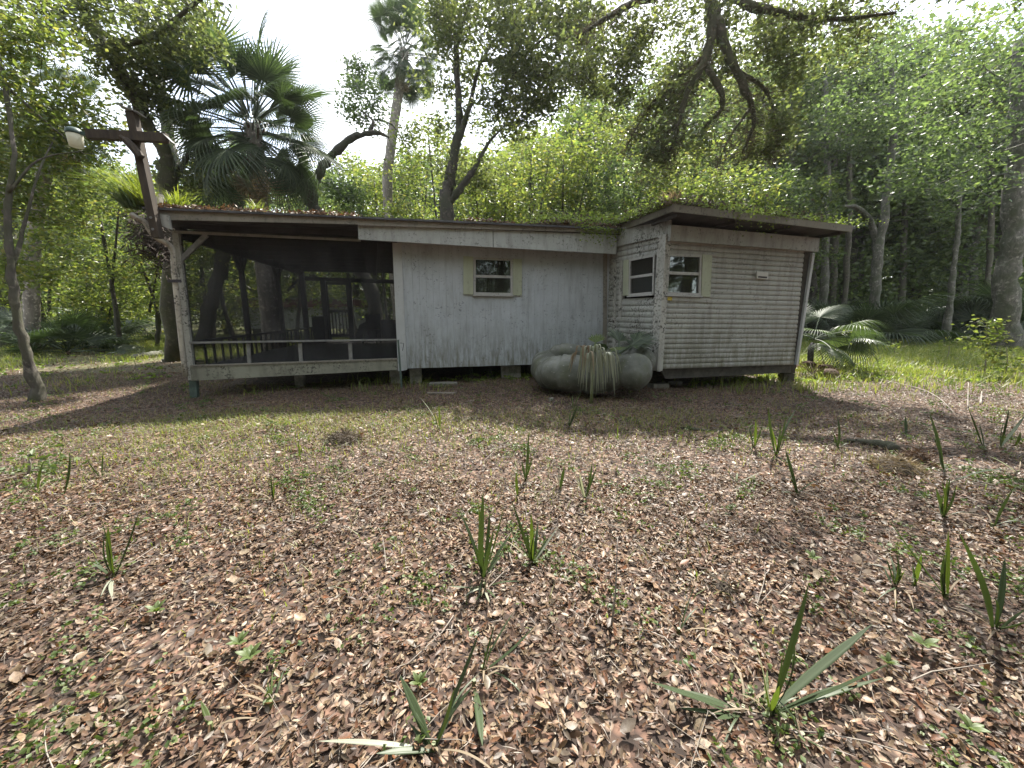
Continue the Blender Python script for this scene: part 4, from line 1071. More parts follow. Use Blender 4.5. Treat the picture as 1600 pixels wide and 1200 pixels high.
# -- centre tree behind the roof
Yt = 14.5; b = W(697, 500, Yt); b[2] = 0
tree('forked_oak', 'dark forked oak rising behind the middle of the roof', b,
     [([b, W(696, 335, Yt), W(703, 280, Yt), W(712, 230, Yt), W(717, 190, Yt), W(714, 110, Yt), W(716, 60, Yt + .3), W(735, 0, Yt + .6)], [0.28, 0.24, 0.19, 0.15, 0.12, 0.10, 0.08, 0.05]),
      ([W(714, 228, Yt), W(728, 185, Yt), W(740, 140, Yt + .3), W(752, 95, Yt + .6), W(790, 40, Yt + .8)], [0.11, 0.09, 0.07, 0.055, 0.03]),
      ([W(701, 318, Yt), W(722, 290, Yt - .2), W(742, 262, Yt - .3), W(762, 225, Yt - .2), W(790, 195, Yt)], [0.13, 0.11, 0.08, 0.05, 0.02]),
      ([W(752, 95, Yt + .6), W(800, 90, Yt), W(850, 60, Yt - .5), W(890, 20, Yt - 1)], [0.06, 0.05, 0.04, 0.03])],
     [(W(765, 30, Yt), (2.0, 1.6, 1.7), 80), (W(850, 50, Yt - 1), (1.9, 1.3, 1.7), 70), (W(810, 130, Yt - .6), (1.4, 1.0, 1.0), 40), (W(712, 60, Yt + .4), (0.8, 0.9, 1.5), 26), (W(770, 190, Yt), (1.2, 0.9, 0.8), 18), (W(740, 270, Yt + .6), (1.3, 0.8, 0.6), 22), (W(845, 175, Yt - .5), (0.8, 0.7, 0.6), 14), (W(690, 130, Yt + .3), (0.6, 0.5, 0.4), 7), (W(680, 30, Yt + .5), (0.7, 0.6, 0.6), 9), (W(900, 120, Yt - .8), (0.9, 0.8, 0.8), 16), (W(690, 200, Yt + .2), (0.5, 0.4, 0.35), 5), (W(900, 30, Yt - 1.2), (1.2, 1.0, 1.0), 22)],
     M['leaf_oak'], M['bark_dark'], 103, per=95, sig=0.34, size=0.13, twig=0.022)
# -- big overhanging oak limb
Yt = 10.6
b = np.array([14.2, 8.8, 0.0])
tree('spreading_oak', 'mossy oak whose shaggy dark limbs hang over the roof at the top right of centre', b,
     [([b, b + [-.2, 0, 3], b + [-1.2, .4, 6.0], (10.5, 9.8, 10.0), (7.6, 10.6, 10.6), W(1130, -60, Yt + .4), W(1115, 40, Yt), W(1100, 95, Yt - .2), W(1075, 140, Yt - .3), W(1055, 215, Yt - .2), W(1040, 250, Yt)], [0.6, 0.5, 0.42, 0.28, 0.20, 0.155, 0.12, 0.095, 0.065, 0.04, 0.015]),
      ([W(1118, 30, Yt), W(1140, 90, Yt - .1), W(1165, 140, Yt - .1), W(1178, 190, Yt), W(1160, 240, Yt + .2)], [0.13, 0.10, 0.08, 0.05, 0.02]),
      ([W(1112, 60, Yt), W(1088, 100, Yt + .2), W(1045, 130, Yt + .3), W(1000, 190, Yt + .4), W(975, 240, Yt + .4)], [0.07, 0.05, 0.035, 0.02, 0.008]),
      ([W(1150, 110, Yt), W(1195, 140, Yt + .2), W(1215, 200, Yt + .3), W(1205, 250, Yt + .3)], [0.06, 0.04, 0.025, 0.008]),
      ([W(1062, 190, Yt), W(1020, 230, Yt + .2), W(1000, 270, Yt + .3)], [0.04, 0.025, 0.008]),
      ([W(1172, 170, Yt), W(1140, 215, Yt), W(1120, 262, Yt)], [0.04, 0.025, 0.008]),
      ([W(1100, 95, Yt - .2), W(1130, 160, Yt - .1), W(1100, 200, Yt)], [0.09, 0.06, 0.03]),
      ([W(1125, -20, Yt + .2), W(1180, 10, Yt - .3), W(1290, 30, Yt - .6), W(1400, 20, Yt - .9)], [0.13, 0.09, 0.06, 0.03]),
      ([W(1110, -30, Yt + .2), W(1030, -10, Yt - .2), W(960, 20, Yt - .4), W(900, 60, Yt - .3)], [0.13, 0.10, 0.07, 0.03])],
     [(W(1060, 60, Yt + .5), (1.6, 1.2, 1.2), 52), (W(1180, 80, Yt + .5), (1.5, 1.1, 1.4), 58), (W(1010, 150, Yt + .3), (1.1, 0.9, 0.9), 36), (W(1190, 210, Yt + .5), (0.8, 0.8, 0.7), 30), (W(950, 90, Yt), (1.1, 0.9, 0.8), 40), (W(1290, 40, Yt - .2), (1.5, 1.1, 0.9), 42), (W(1060, 235, Yt + .2), (0.9, 0.7, 0.6), 28), ((9.5, 8.6, 8.8), (2.6, 2.2, 1.0), 55), ((6.4, 8.0, 9.6), (2.6, 1.8, 0.8), 46), ((12.5, 7.2, 8.0), (2.6, 2.2, 1.2), 36)],
     M['leaf_oak'], M['bark_fern'], 104, per=95, sig=0.28, size=0.10, twig=0.018, moss=9000)
# -- dark oak with bent limb behind the bushy palm
Yt = 16.5; b = W(590, 500, Yt); b[2] = 0
tree('bent_oak', 'dark oak with a limb bent like an elbow between the two palms', b,
     [([b, W(575, 440, Yt), W(520, 370, Yt), W(488, 315, Yt), W(492, 285, Yt), W(510, 255, Yt), W(535, 228, Yt), W(560, 212, Yt), W(590, 208, Yt), W(608, 215, Yt)], [0.32, 0.28, 0.26, 0.23, 0.20, 0.16, 0.14, 0.12, 0.09, 0.04]),
      ([W(486, 320, Yt), W(470, 270, Yt), W(480, 235, Yt + .3)], [0.28, 0.2, 0.09]),
      ([W(575, 210, Yt), W(583, 190, Yt), W(570, 178, Yt + .2)], [0.08, 0.05, 0.02])],
     [(W(565, 165, Yt + 1), (1.0, 0.8, 0.8), 24), (W(560, 120, Yt + 2), (0.7, 0.7, 0.6), 12), (W(660, 260, Yt + 7), (1.0, 0.8, 0.7), 10), (W(530, 300, Yt + 1), (1.0, 0.8, 0.5), 20)],
     M['leaf_green'], M['bark_dark'], 105, per=90, sig=0.36, size=0.13, twig=0.02, moss=300)
# -- grey trunk just behind the left porch corner
b = G(274, 548); Yt = b[1]
tree('grey_trunk_tree', 'straight grey-barked tree just left of the porch post', b,
     [([b - [0, 0, .1], W(272, 470, Yt), W(270, 380, Yt), W(268, 300, Yt), W(262, 200, Yt), (b[0] + .3, Yt, 15)], [0.36, 0.25, 0.23, 0.22, 0.20, 0.12])],
     [(W(235, 330, Yt - .5), (1.6, 1.2, 1.2), 40)], M['leaf_lime'], M['bark_grey'], 106, per=90, sig=0.4, size=0.13)
# -- leaning trunk seen through the porch
b = G(318, 543); Yt = b[1]
tree('leaning_oak', 'thick dark leaning trunk seen through the porch screens', b,
     [([b - [0, 0, .1], W(330, 470, Yt), W(350, 400, Yt), W(372, 320, Yt), W(395, 240, Yt)], [0.36, 0.28, 0.26, 0.24, 0.2])],
     [(W(330, 300, Yt), (1.4, 1.2, 1.0), 30)], M['leaf_green'], M['bark_dark'], 107, per=90, sig=0.4, size=0.14)
b = G(10, 545); Yt = b[1]
tree('broad_oak', 'broad grey trunk at the far left edge of the clearing', b,
     [([b - [0, 0, .1], W(5, 450, Yt), W(-2, 350, Yt), W(-10, 200, Yt)], [0.62, 0.5, 0.46, 0.4])],
     [(W(0, 200, Yt), (3, 2, 2.4), 26), (W(70, 320, Yt + .5), (1.8, 1.4, 1.4), 18)], M['leaf_lime'], M['bark_grey'], 108, per=100, sig=0.45, size=0.14)
# -- right side trees
def rtree(name, label, bx, by, pts, rad, blobs, leaf, barkm, seed, Y=None, **kw):
    b = G(bx, by) if Y is None else W(bx, by, Y)
    if Y is not None: b[2] = 0
    Yt = b[1]
    P = [b - [0, 0, 0.15]] + [W(x, y, Yt + (q[0] if q else 0)) for (x, y, *q) in pts]
    kw.setdefault('per', 95); kw.setdefault('sig', 0.5); kw.setdefault('size', 0.155)
    return tree(name, label, b, [(P, rad)] + kw.pop('limbs', []), [(W(x, y, Yt + dy), r, k) for (x, y, dy, r, k) in blobs], leaf, barkm, seed, **kw)
rtree('big_pale_tree', 'thick pale-barked trunk at the right edge of the picture', 1572, 545, [(1572, 470), (1580, 380), (1588, 280), (1592, 180), (1600, 60)], [0.50, 0.38, 0.35, 0.32, 0.30, 0.26],
      [(1560, 150, -1, (3.2, 2.2, 2.4), 34), (1490, 250, -1.5, (2.4, 1.6, 1.3), 22), (1590, 40, -2, (3, 2, 2), 26)], M['leaf_green'], M['bark_grey'], 110, size=0.15)
rtree('twin_limbed_tree', 'tall tree with lichen-pale trunk dividing above the palmettos', 1362, 535, [(1366, 480), (1372, 400), (1383, 330), (1392, 250), (1397, 170), (1392, 100)], [0.28, 0.22, 0.20, 0.18, 0.16, 0.12, 0.08],
      [(1400, 110, -1, (3.0, 2.2, 2.2), 34), (1330, 190, -.5, (2.2, 1.6, 1.2), 18), (1450, 180, -1, (2.2, 1.6, 1.6), 20)], M['leaf_green'], M['bark_grey'], 111,
      limbs=[([W(1372, 400, 22), W(1362, 350, 21.6), W(1340, 325, 21.2), W(1318, 322, 21)], [0.2, 0.15, 0.1, 0.05])])
rtree('slender_tree', 'slender pale trunk standing alone before the dark palmettos', 1476, 536, [(1486, 460), (1492, 400), (1497, 360), (1500, 300)], [0.18, 0.13, 0.115, 0.10, 0.06],
      [(1500, 310, 0, (1.8, 1.3, 1.2), 16), (1460, 280, -.5, (1.8, 1.3, 1.0), 12)], M['leaf_green'], M['bark_grey'], 112)
for i, (x, Y, w) in enumerate(((1188, 25, .2), (1206, 27, .26), (1232, 26, .2), (1288, 25, .24), (1300, 28, .3), (1322, 25, .18), (1345, 30, .2), (1410, 27, .2), (1435, 30, .22), (1520, 27, .25), (1545, 25, .16))):
    rtree('slim_trunk_tree', where(x, 'slim dark trunk'), x, 500, [(x + 3, 380), (x + 5, 250), (x + 2, 120)], [w, w * .85, w * .7, w * .5],
          [(x, 200, 0, (2.6, 2.0, 2.4), 15), (x + 10, 80, 0, (2.6, 2, 2.2), 14)], M['leaf_lime'] if i % 3 == 1 else M['leaf_green'], M['bark_oak'] if i % 3 else M['bark_grey'], 130 + i, Y=Y, size=0.19, sig=0.6, per=80, group='slim trunks in the right wood', sides=7)
# -- lit understorey behind the house
under = [(150, 330, 16, 'lime'), (60, 430, 17, 'lime'), (215, 400, 18, 'lime'), (160, 440, 19, 'lime'), (330, 285, 18, 'lime'), (300, 330, 19, 'green'), (450, 320, 20, 'green'), (540, 300, 22.5, 'green'), (585, 300, 23, 'lime'),
         (650, 275, 22.5, 'green'), (670, 250, 20, 'lime'), (740, 320, 17.5, 'lime'), (790, 300, 17.0, 'lime'), (830, 260, 19, 'lime'), (880, 270, 18, 'lime'), (930, 255, 19, 'lime'), (975, 280, 18, 'green'),
         (1010, 260, 20, 'lime'), (1060, 290, 18, 'lime'), (1110, 265, 19, 'green'), (1150, 285, 18, 'lime'), (1200, 300, 20, 'green'), (1250, 330, 21, 'dark'), (330, 440, 22, 'lime'), (600, 440, 26, 'lime')]
lab_u = {'lime': 'sunlit yellow-green small tree', 'green': 'mid-green small tree', 'dark': 'dark small tree'}
for i, (x, y, Y, kd) in enumerate(under):
    rr_ = random.Random(i + 3); y += rr_.uniform(-38, 30); ks = rr_.uniform(.6, 1.25)
    p = W(x, y, Y); hgt = max(p[2], 1.6)
    b = np.array([p[0] + rr_.uniform(-.4, .4), Y, 0.0]); top = np.array([p[0], Y, hgt])
    tree('understorey_tree', where(x, lab_u[kd]), b, [([b, b * .6 + top * .4 + [rr_.uniform(-.4, .4), 0, 0], top + [0, 0, .4]], [0.11, 0.08, 0.03]), ([b * .6 + top * .4, top + [rr_.uniform(.6, 1.2), 0, .2]], [0.06, 0.02])],
         [(top, (1.5 * ks, 1.3, 1.1 * ks), int(30 * ks)), (top * [1, 1, .62] + [rr_.uniform(-.8, .8), 0, 0], (1.9, 1.3, 1.2), 26), (top * [1, 1, .85] + [rr_.uniform(-1.6, 1.6), 0, 0], (.8, .8, .6), 8)], M['leaf_' + kd], M['bark_dark'], 200 + i, per=70, sig=0.42, size=0.15, group=kd + ' understorey trees', sides=6, twig=0.02)
# -- background trees: five kinds, then copies
protos = []
for k, (hh, kd, bk_) in enumerate(((14, 'green', 'bark_grey'), (15, 'oak', 'bark_oak'), (13, 'lime', 'bark_oak'), (16, 'dark', 'bark_dark'), (12, 'green', 'bark_dark'))):
    rr = np.random.default_rng(300 + k); b = np.array([0.0, 0, 0])
    limbs = [([b, (0.2, 0, hh * .35), (-0.2, .2, hh * .7), (0, 0, hh * .95)], [0.30, 0.24, 0.15, 0.04])]
    for j in range(5):
        a = j * 1.3 + k; z = hh * (0.38 + 0.1 * j); r = 3.0 - 0.3 * j
        limbs.append(([(0, 0, z), (math.cos(a) * r * .5, math.sin(a) * r * .5, z + 1.0), (math.cos(a) * r, math.sin(a) * r, z + 1.9)], [0.12, 0.08, 0.03]))
    bl = [((math.cos(a) * 2.0, math.sin(a) * 2.0, hh * z), (1.9, 1.9, 1.5), 22) for a, z in ((0, .42), (1.3, .55), (2.6, .5), (3.9, .66), (5.2, .75), (1.0, .82))] + [((0, 0, hh * .92), (1.6, 1.6, 1.2), 20)] + [((math.cos(k) * 1.5, math.sin(k) * 1.5, hh * .25), (2.0, 2.0, 1.6), 16)]
    t_ = tree('background_tree', 'x', b, limbs, bl, M['leaf_' + kd], M[bk_], 310 + k, per=70, sig=0.58, size=0.23, sides=6, twig=0.03)
    protos.append((t_.o, hh))
place = []
rr_ = random.Random(5)
profile = [(-120, 170), (0, 200), (120, 215), (210, 240), (270, 270), (340, 285), (430, 285), (500, 270), (545, 235), (600, 265), (660, 235), (730, 215), (790, 225), (850, 160), (920, 130), (985, 110), (1040, 100), (1100, 80), (1170, 75), (1230, 85), (1290, 70), (1400, 75), (1500, 60), (1720, 30)]
def ptop(x): return float(np.interp(x, [p[0] for p in profile], [p[1] for p in profile]))
for x in range(-110, 1720, 84): place.append((x + rr_.uniform(-22, 22), 0, rr_.uniform(26, 30)))
for x in range(-90, 1720, 92): place.append((x + rr_.uniform(-22, 22), 12, rr_.uniform(33, 40)))
for x in range(-100, 1720, 84): place.append((x + rr_.uniform(-20, 20), 50, rr_.uniform(44, 56)))
used = [False] * 5
for (x, dy, Y) in place:
    k = rr_.randrange(5)
    if 900 > x > 250 and k == 3: k = 2
    if x > 1220 and k == 2: k = 3
    p = W(x, ptop(x) + dy + rr_.uniform(-12, 20), Y); h_ = max(4.0, p[2]); o, hh = protos[k]
    h_ = min(h_, 24)
    c = o if not used[k] else copy_tree(o); used[k] = True
    reg = 'left of the home' if x < 260 else ('behind the home' if x < 1200 else 'right of the home')
    knd = ['grey-barked green', 'olive-green', 'airy yellow-green', 'dense dark', 'low dark-trunked'][k]
    c['label'] = where(x, knd + ' tree'); c['group'] = knd + ' trees ' + reg
    c.location = (p[0], Y, 0); s = h_ / (hh + 0.5); c.scale = (s * rr_.uniform(.95, 1.25), s * rr_.uniform(.9, 1.1), s); c.rotation_euler = (0, 0, rr_.uniform(0, 6.28))
for i in range(15):          # the wood goes on round the clearing behind the viewer
    a = R(-8 + 196 * i / 14) ; rad_ = rr_.uniform(11, 17); k = (i * 2) % 5
    c = copy_tree(protos[k][0]); c.location = (math.cos(a) * rad_ * 1.15, -math.sin(a) * rad_ + 0.5, 0); s_ = rr_.uniform(.95, 1.25); c.scale = (s_ * 1.2, s_ * 1.2, s_); c.rotation_euler = (0, 0, rr_.uniform(0, 6.28))
    c['label'] = 'tree of the wood on the viewer\'s side, ' + ORD[i % 12] + (' from the right' if i < 12 else ' from the right plus twelve'); c['group'] = 'trees around the viewer'
# dense far undergrowth as one mass
def far_mass(name, xr, yr, zr0, n, size, leaf, seed, label, k2=1.0):
    rr = np.random.default_rng(seed); cc = []
    c = np.stack([rr.uniform(*xr, n // 60), rr.uniform(*yr, n // 60), rr.uniform(0.2, 1, n // 60) ** k2 * zr0], 1)
    idx = rr.integers(0, len(c), n); P = c[idx] + rr.standard_normal((n, 3)) * [0.7, 0.6, 0.5]; P[:, 2] = np.abs(P[:, 2])
    V, Fc = leaf_quads(P, size, rr, 0.6, 0.55)
    o = link(name, raw_mesh(name, V, Fc), leaf, None); set_props(o, label, 'undergrowth', kind='stuff')
far_mass('undergrowth', (16, 62), (25, 46), 6.0, 46000, 0.30, M['leaf_green'], 401, 'dark shaded undergrowth deep in the right wood')
far_mass('undergrowth', (-62, -9), (20, 40), 4.5, 52000, 0.26, M['leaf_lime'], 402, 'bright leafy undergrowth behind the left clearing')
far_mass('undergrowth', (-9, 17), (24, 42), 4.5, 36000, 0.28, M['leaf_green'], 403, 'green undergrowth far behind the home')
far_mass('undergrowth', (-30, 30), (-26, -12), 9.0, 60000, 0.36, M['leaf_green'], 405, 'added leafy undergrowth behind the viewer, unseen, keeps sky out of the windows')  # out of view; put in and raised to darken pane reflections and fill
far_mass('distant_wood', (-130, 130), (58, 75), 15, 60000, 0.9, M['leaf_dark'], 404, 'distant dark wood closing the view')

# lime saplings in the meadow
def sapling(px, py, hpx, label, seed, leaf='leaf_lime', size=0.10, n=5):
    b = G(px, py); top = W(px + 3, py - hpx, b[1]); rr_ = random.Random(seed)
    tree('sapling', label, b, [([b - [0, 0, .03], (b + top) / 2 + [0.03, 0, 0], top], [0.014, 0.010, 0.004])], [(top - [0, 0, 0.25], (0.35, 0.3, 0.35), n)], M[leaf], M['twig'], seed, per=26, sig=0.13, size=size, twig=0.004, sides=5, cat='sapling')
sapling(1328, 566, 62, 'bright lime sapling standing in the meadow before the fan palm', 501, n=8)
sapling(1538, 588, 84, 'tall lime sapling in front of the pale tree at right', 502, n=14)
sapling(1570, 592, 50, 'smaller lime sapling beside the tall one', 503, n=8)
sapling(1480, 560, 26, 'low lime sapling in the middle of the meadow', 504, n=5)
sapling(40, 745, 36, 'broad-leaved bright seedling at the left edge of the litter', 505, 'weed', 0.065, 6)
sapling(1395, 560, 20, 'little lime shoot left of centre in the meadow', 506, n=4)

# ================================================================== white trailer far behind the porch
bt = W(470, 520, 24.0); bt[2] = 0
tr_ = Thing('far_trailer', bt, 'white trailer with maroon roof seen through the porch', 'trailer')
zt0, zt1, zt2 = W(470, 511, 24)[2], W(470, 480, 24)[2], W(470, 468, 24)[2]
x0, x1 = W(380, 500, 24)[0], W(556, 500, 24)[0]
for i in range(10):
    xa = x0 + (x1 - x0) * i / 10; mb = MB(); mb.box((xa + 0.004, 24.0, zt0 - .1), (xa + (x1 - x0) / 10 - 0.004, 26.4, zt1)); mb.build('wall_panel', M['far_white'], tr_)
mb = MB(); mb.box((x0 - .1, 23.8, zt1 + 0.003), (x1 + .1, 26.6, zt2)); mb.build('roof', M['maroon'], tr_)
mb = MB(); mb.box((x0 - .12, 23.75, zt2 + 0.003), (x1 + .12, 26.7, zt2 + .1)); mb.build('roof_edge', M['rail'], tr_)
for xx in (x0 + .5, x1 - .5):
    mb = MB(); mb.box((xx - .2, 24.3, -0.05), (xx + .2, 24.7, zt0 - .103)); mb.build('support', M['block'], tr_)
# porch furniture silhouette
b = PA.pt(PRp(585), zf, -D + 1.1)
ch = Thing('porch_chair', b, 'dark chair in the shadow at the back of the porch', 'chair')
for sx_ in (-.24, .24):
    for sy_ in (-.22, .22): mb = MB(); mb.beam(b + [sx_, sy_, 0], b + [sx_, sy_, .42], .045, .045); mb.build('leg', M['dark_wood'], ch)
mb = MB(); mb.box(b + [-.27, -.25, .42], b + [.27, .25, .47]); mb.build('seat', M['dark_wood'], ch)
mb = MB(); mb.box(b + [-.27, .21, .47], b + [.27, .25, 1.0]); mb.build('backrest', M['dark_wood'], ch)

# ================================================================== litter, grass, weeds (uncountable)
FP = []     # footprints where nothing grows
def under_house(x, y):
    q = np.stack([x - PA.p[0], y - PA.p[1]], 1); u = q @ PA.a[:2]; d = -(q @ PA.n[:2])
    q2 = np.stack([x - PC.p[0], y - PC.p[1]], 1); u2 = q2 @ PC.a[:2]; d2 = -(q2 @ PC.n[:2])
    return ((u > uPL) & (u < 0.2) & (d > 1.0) & (d < 8)) | ((u2 > 0) & (u2 < 3.3) & (d2 > 0.8) & (d2 < 9))
def wnoise(x, y, s, ph=0.0):
    return (np.sin(x * s + ph) * np.cos(y * s * 1.2 + ph * 2) + np.sin(x * s * 2.3 + y * s * 1.7 + ph) * 0.6 + np.sin(x * s * 4.1 - y * s * 3.7 + ph * 3) * 0.4) / 2.0
def view_pts(rr, n, y0, y1, pad=0.5, slope=1.36):
    """points evenly spread over the wedge of ground in front of the viewer"""
    u = rr.uniform(0, 1, n); Y = np.sqrt(y0 ** 2 + u * (y1 ** 2 - y0 ** 2)); X = rr.uniform(-1, 1, n) * (slope * Y + pad)
    return X, Y
def leaves_on_ground(name, n, y0, y1, smin, smax, seed, detail, label, zup=0.03, wr=(0.24, 0.46)):
    rr = np.random.default_rng(seed); X, Y = view_pts(rr, n, y0, y1)
    keep = ~under_house(X, Y)
    if seed != 604: keep &= rr.uniform(0, 1, n) < np.clip(0.88 + 0.40 * wnoise(X, Y, 1.9, 0.7) + 0.30 * wnoise(X, Y, 5.3, 2.1), 0.45, 1)
    if y1 > 9: keep &= rr.uniform(0, 1, n) < np.clip(1.15 - (Y - 8) / 9, 0.15, 1) * np.where((X > 5.2) & (Y > 7.6), 0.35, 1)
    X, Y = X[keep], Y[keep]; n = len(X)
    if detail:
        tv = np.array([(-.5, 0, 0), (-.25, .36, 0), (-.25, 0, 0), (-.25, -.36, 0), (.05, .5, 0), (.05, 0, 0), (.05, -.5, 0), (.32, .3, 0), (.32, 0, 0), (.32, -.3, 0), (.5, 0, 0)])
        tf = np.array([(0, 2, 1), (0, 3, 2), (1, 2, 5), (1, 5, 4), (2, 3, 6), (2, 6, 5), (4, 5, 8), (4, 8, 7), (5, 6, 9), (5, 9, 8), (7, 8, 10), (8, 9, 10)])
    else:
        tv = np.array([(-.5, 0, 0), (0.02, .5, 0), (.02, -.5, 0), (.5, 0, 0)]); tf = np.array([(0, 2, 1), (1, 2, 3)])
    L = smin + (smax - smin) * rr.beta(1.6, 2.2, n); Wd = L * rr.uniform(wr[0], wr[1], n)
    cup = rr.uniform(-0.1, 0.55, n); curl = rr.uniform(-0.25, 0.5, n)
    x = tv[None, :, 0] * L[:, None]; y = tv[None, :, 1] * Wd[:, None]
    z = np.abs(y) * cup[:, None] + (tv[None, :, 0] ** 2) * curl[:, None] * L[:, None]
    a = rr.uniform(0, 2 * np.pi, n); t1 = rr.normal(0, 0.40, n); t2 = rr.normal(0, 0.42, n)
    # tilt round y then x, then yaw
    x1 = x * np.cos(t1)[:, None] + z * np.sin(t1)[:, None]; z1 = -x * np.sin(t1)[:, None] + z * np.cos(t1)[:, None]
    y1_ = y * np.cos(t2)[:, None] - z1 * np.sin(t2)[:, None]; z2 = y * np.sin(t2)[:, None] + z1 * np.cos(t2)[:, None]
    xx = x1 * np.cos(a)[:, None] - y1_ * np.sin(a)[:, None] + X[:, None]; yy = x1 * np.sin(a)[:, None] + y1_ * np.cos(a)[:, None] + Y[:, None]
    zz = z2 + (gz(X, Y) + rr.uniform(0.002, zup, n))[:, None]
    V = np.stack([xx, yy, zz], -1).reshape(-1, 3); Fc = (np.arange(n)[:, None, None] * len(tv) + tf[None]).reshape(-1, 3)
    o = link(name, raw_mesh(name, V, Fc, detail), M['litter'], None); set_props(o, label, 'leaf litter', kind='stuff')
leaves_on_ground('leaf_litter', 80000, 0.75, 3.4, 0.013, 0.056, 601, True, 'crisp brown and tan fallen leaves covering the near ground')
leaves_on_ground('leaf_litter', 340000, 3.3, 10.0, 0.014, 0.052, 602, False, 'brown fallen leaves covering the yard up to the home')
leaves_on_ground('leaf_litter', 2200, 0.8, 5.5, 0.04, 0.075, 604, True, 'larger broad curled leaves lying on top of the litter', 0.05, (0.45, 0.7))
leaves_on_ground('leaf_litter', 45000, 9.8, 20.0, 0.06, 0.11, 603, False, 'thinner fallen leaves in the clearings beside the home')

def blades(name, X, Y, hmin, hmax, wd, seed, mat, label, cat, lean=0.5, seg=2):
    rr = np.random.default_rng(seed); n = len(X); h = rr.uniform(hmin, hmax, n); a = rr.uniform(0, 2 * np.pi, n); l = rr.uniform(0.1, lean, n) * h
    dx, dy = np.cos(a), np.sin(a); z0 = gz(X, Y)
    w = wd * rr.uniform(.6, 1.3, n) / 2
    P = []
    for t in (0, .5, 1):
        cx = X + dx * l * t * t; cy = Y + dy * l * t * t; cz = z0 + h * t * (1 - 0.25 * t * lean)
        ww = w * (1 - t * 0.92)
        P.append(np.stack([cx - dy * ww, cy + dx * ww, cz], -1)); P.append(np.stack([cx + dy * ww, cy - dx * ww, cz], -1))
    V = np.stack(P, 1).reshape(-1, 3); k = np.arange(n)[:, None] * 6
    Fc = np.concatenate([k + np.array([0, 1, 3, 2]), k + np.array([2, 3, 5, 4])], 0)
    o = link(name, raw_mesh(name, V, Fc), mat, None); set_props(o, label, cat, kind='stuff')
rr = np.random.default_rng(610)
X, Y = view_pts(rr, 190000, 7.2, 26); k = ~under_house(X, Y)
dn_ = wnoise(X, Y, 0.8, 1.0); right = X > 5.5
k &= (np.where(right, 0.55 + 0.9 * (Y - 8) / 8 + 0.6 * dn_, 0.0 + 0.5 * (Y - 9) / 8 + 0.7 * dn_) > rr.uniform(0, 1, len(X)))
X, Y = X[k], Y[k]
blades('meadow_grass', X, Y, 0.10, 0.34, 0.017, 611, M['grass'], 'sunlit yellow-green grass and weeds in the clearings', 'grass', 0.9)
rr = np.random.default_rng(612)
X, Y = view_pts(rr, 170000, 1.6, 9.0)
dens = np.where(Y > 6, 0.4, 1) * np.clip(0.22 * wnoise(X, Y, 0.9, 2.0) + 0.12 * wnoise(X, Y, 3.1, 1.0) + 0.10, 0.015, 1) * np.clip((Y - 1.0) / 4, 0.2, 1) + 0.75 * np.exp(-((X + 2.8) / 2.8) ** 2 - ((Y - 5.2) / 0.8) ** 2) + 0.3 * np.exp(-((X + 3.5) / 2.0) ** 2 - ((Y - 3.8) / 0.9) ** 2) + 0.25 * np.exp(-((X - 1.0) / 2.0) ** 2 - ((Y - 5.3) / 0.8) ** 2)
k = (dens > rr.uniform(0, 1, len(X))) & ~under_house(X, Y)
blades('sparse_grass', X[k], Y[k], 0.03, 0.12, 0.009, 613, M['grass'], 'sparse short grass poking through the leaf litter', 'grass', 1.1)
# clover-like ground weeds in patches
def clover(n, y0, y1, seed, thr, size, mat, label, name='ground_weeds', xr=None):
    rr = np.random.default_rng(seed); X, Y = view_pts(rr, n, y0, y1)
    d = 0.6 * wnoise(X, Y, 2.2, 5.0) + 0.5 * wnoise(X, Y, 6.0, 1.0) + 0.25 * wnoise(X, Y, 17.0, 1.0)
    if y1 > 15: d = d - np.where(X < -3, 0.45, 0)
    k = (d > thr + rr.uniform(0, 0.35, n)) & ~under_house(X, Y); X, Y = X[k], Y[k]; n = len(X)
    P = np.stack([X, Y, gz(X, Y) + rr.uniform(0.02, 0.06, n)], -1)
    P = np.repeat(P, 3, 0) + rr.standard_normal((n * 3, 3)) * [0.006, 0.006, 0.003]
    V, Fc = leaf_quads(P, size, rr, 0.12, 0.85)
    o = link(name, raw_mesh(name, V, Fc), mat, None); set_props(o, label, 'weeds', kind='stuff')
clover(30000, 1.0, 4.5, 620, 0.20, 0.022, M['weed'], 'patches of small round-leaved weeds in the near litter')
clover(36000, 4.4, 10, 621, 0.25, 0.03, M['weed'], 'low green weeds scattered over the yard')
clover(70000, 8.5, 22, 622, -0.15, 0.075, M['leaf_vine'], 'leafy ground cover in the sunlit meadow')
rr = np.random.default_rng(640); X, Y = view_pts(rr, 26000, 0.8, 8.5); k = ~under_house(X, Y); X, Y = X[k], Y[k]
V, Fc = leaf_quads(np.stack([X, Y, gz(X, Y) + rr.uniform(.012, .04, len(X))], -1), 0.075, rr, 0.18, 0.045)
o = link('stem_bits', raw_mesh('stem_bits', V, Fc), M['twig'], None); set_props(o, 'short pale stems and straw mixed into the litter', 'straw', kind='stuff')
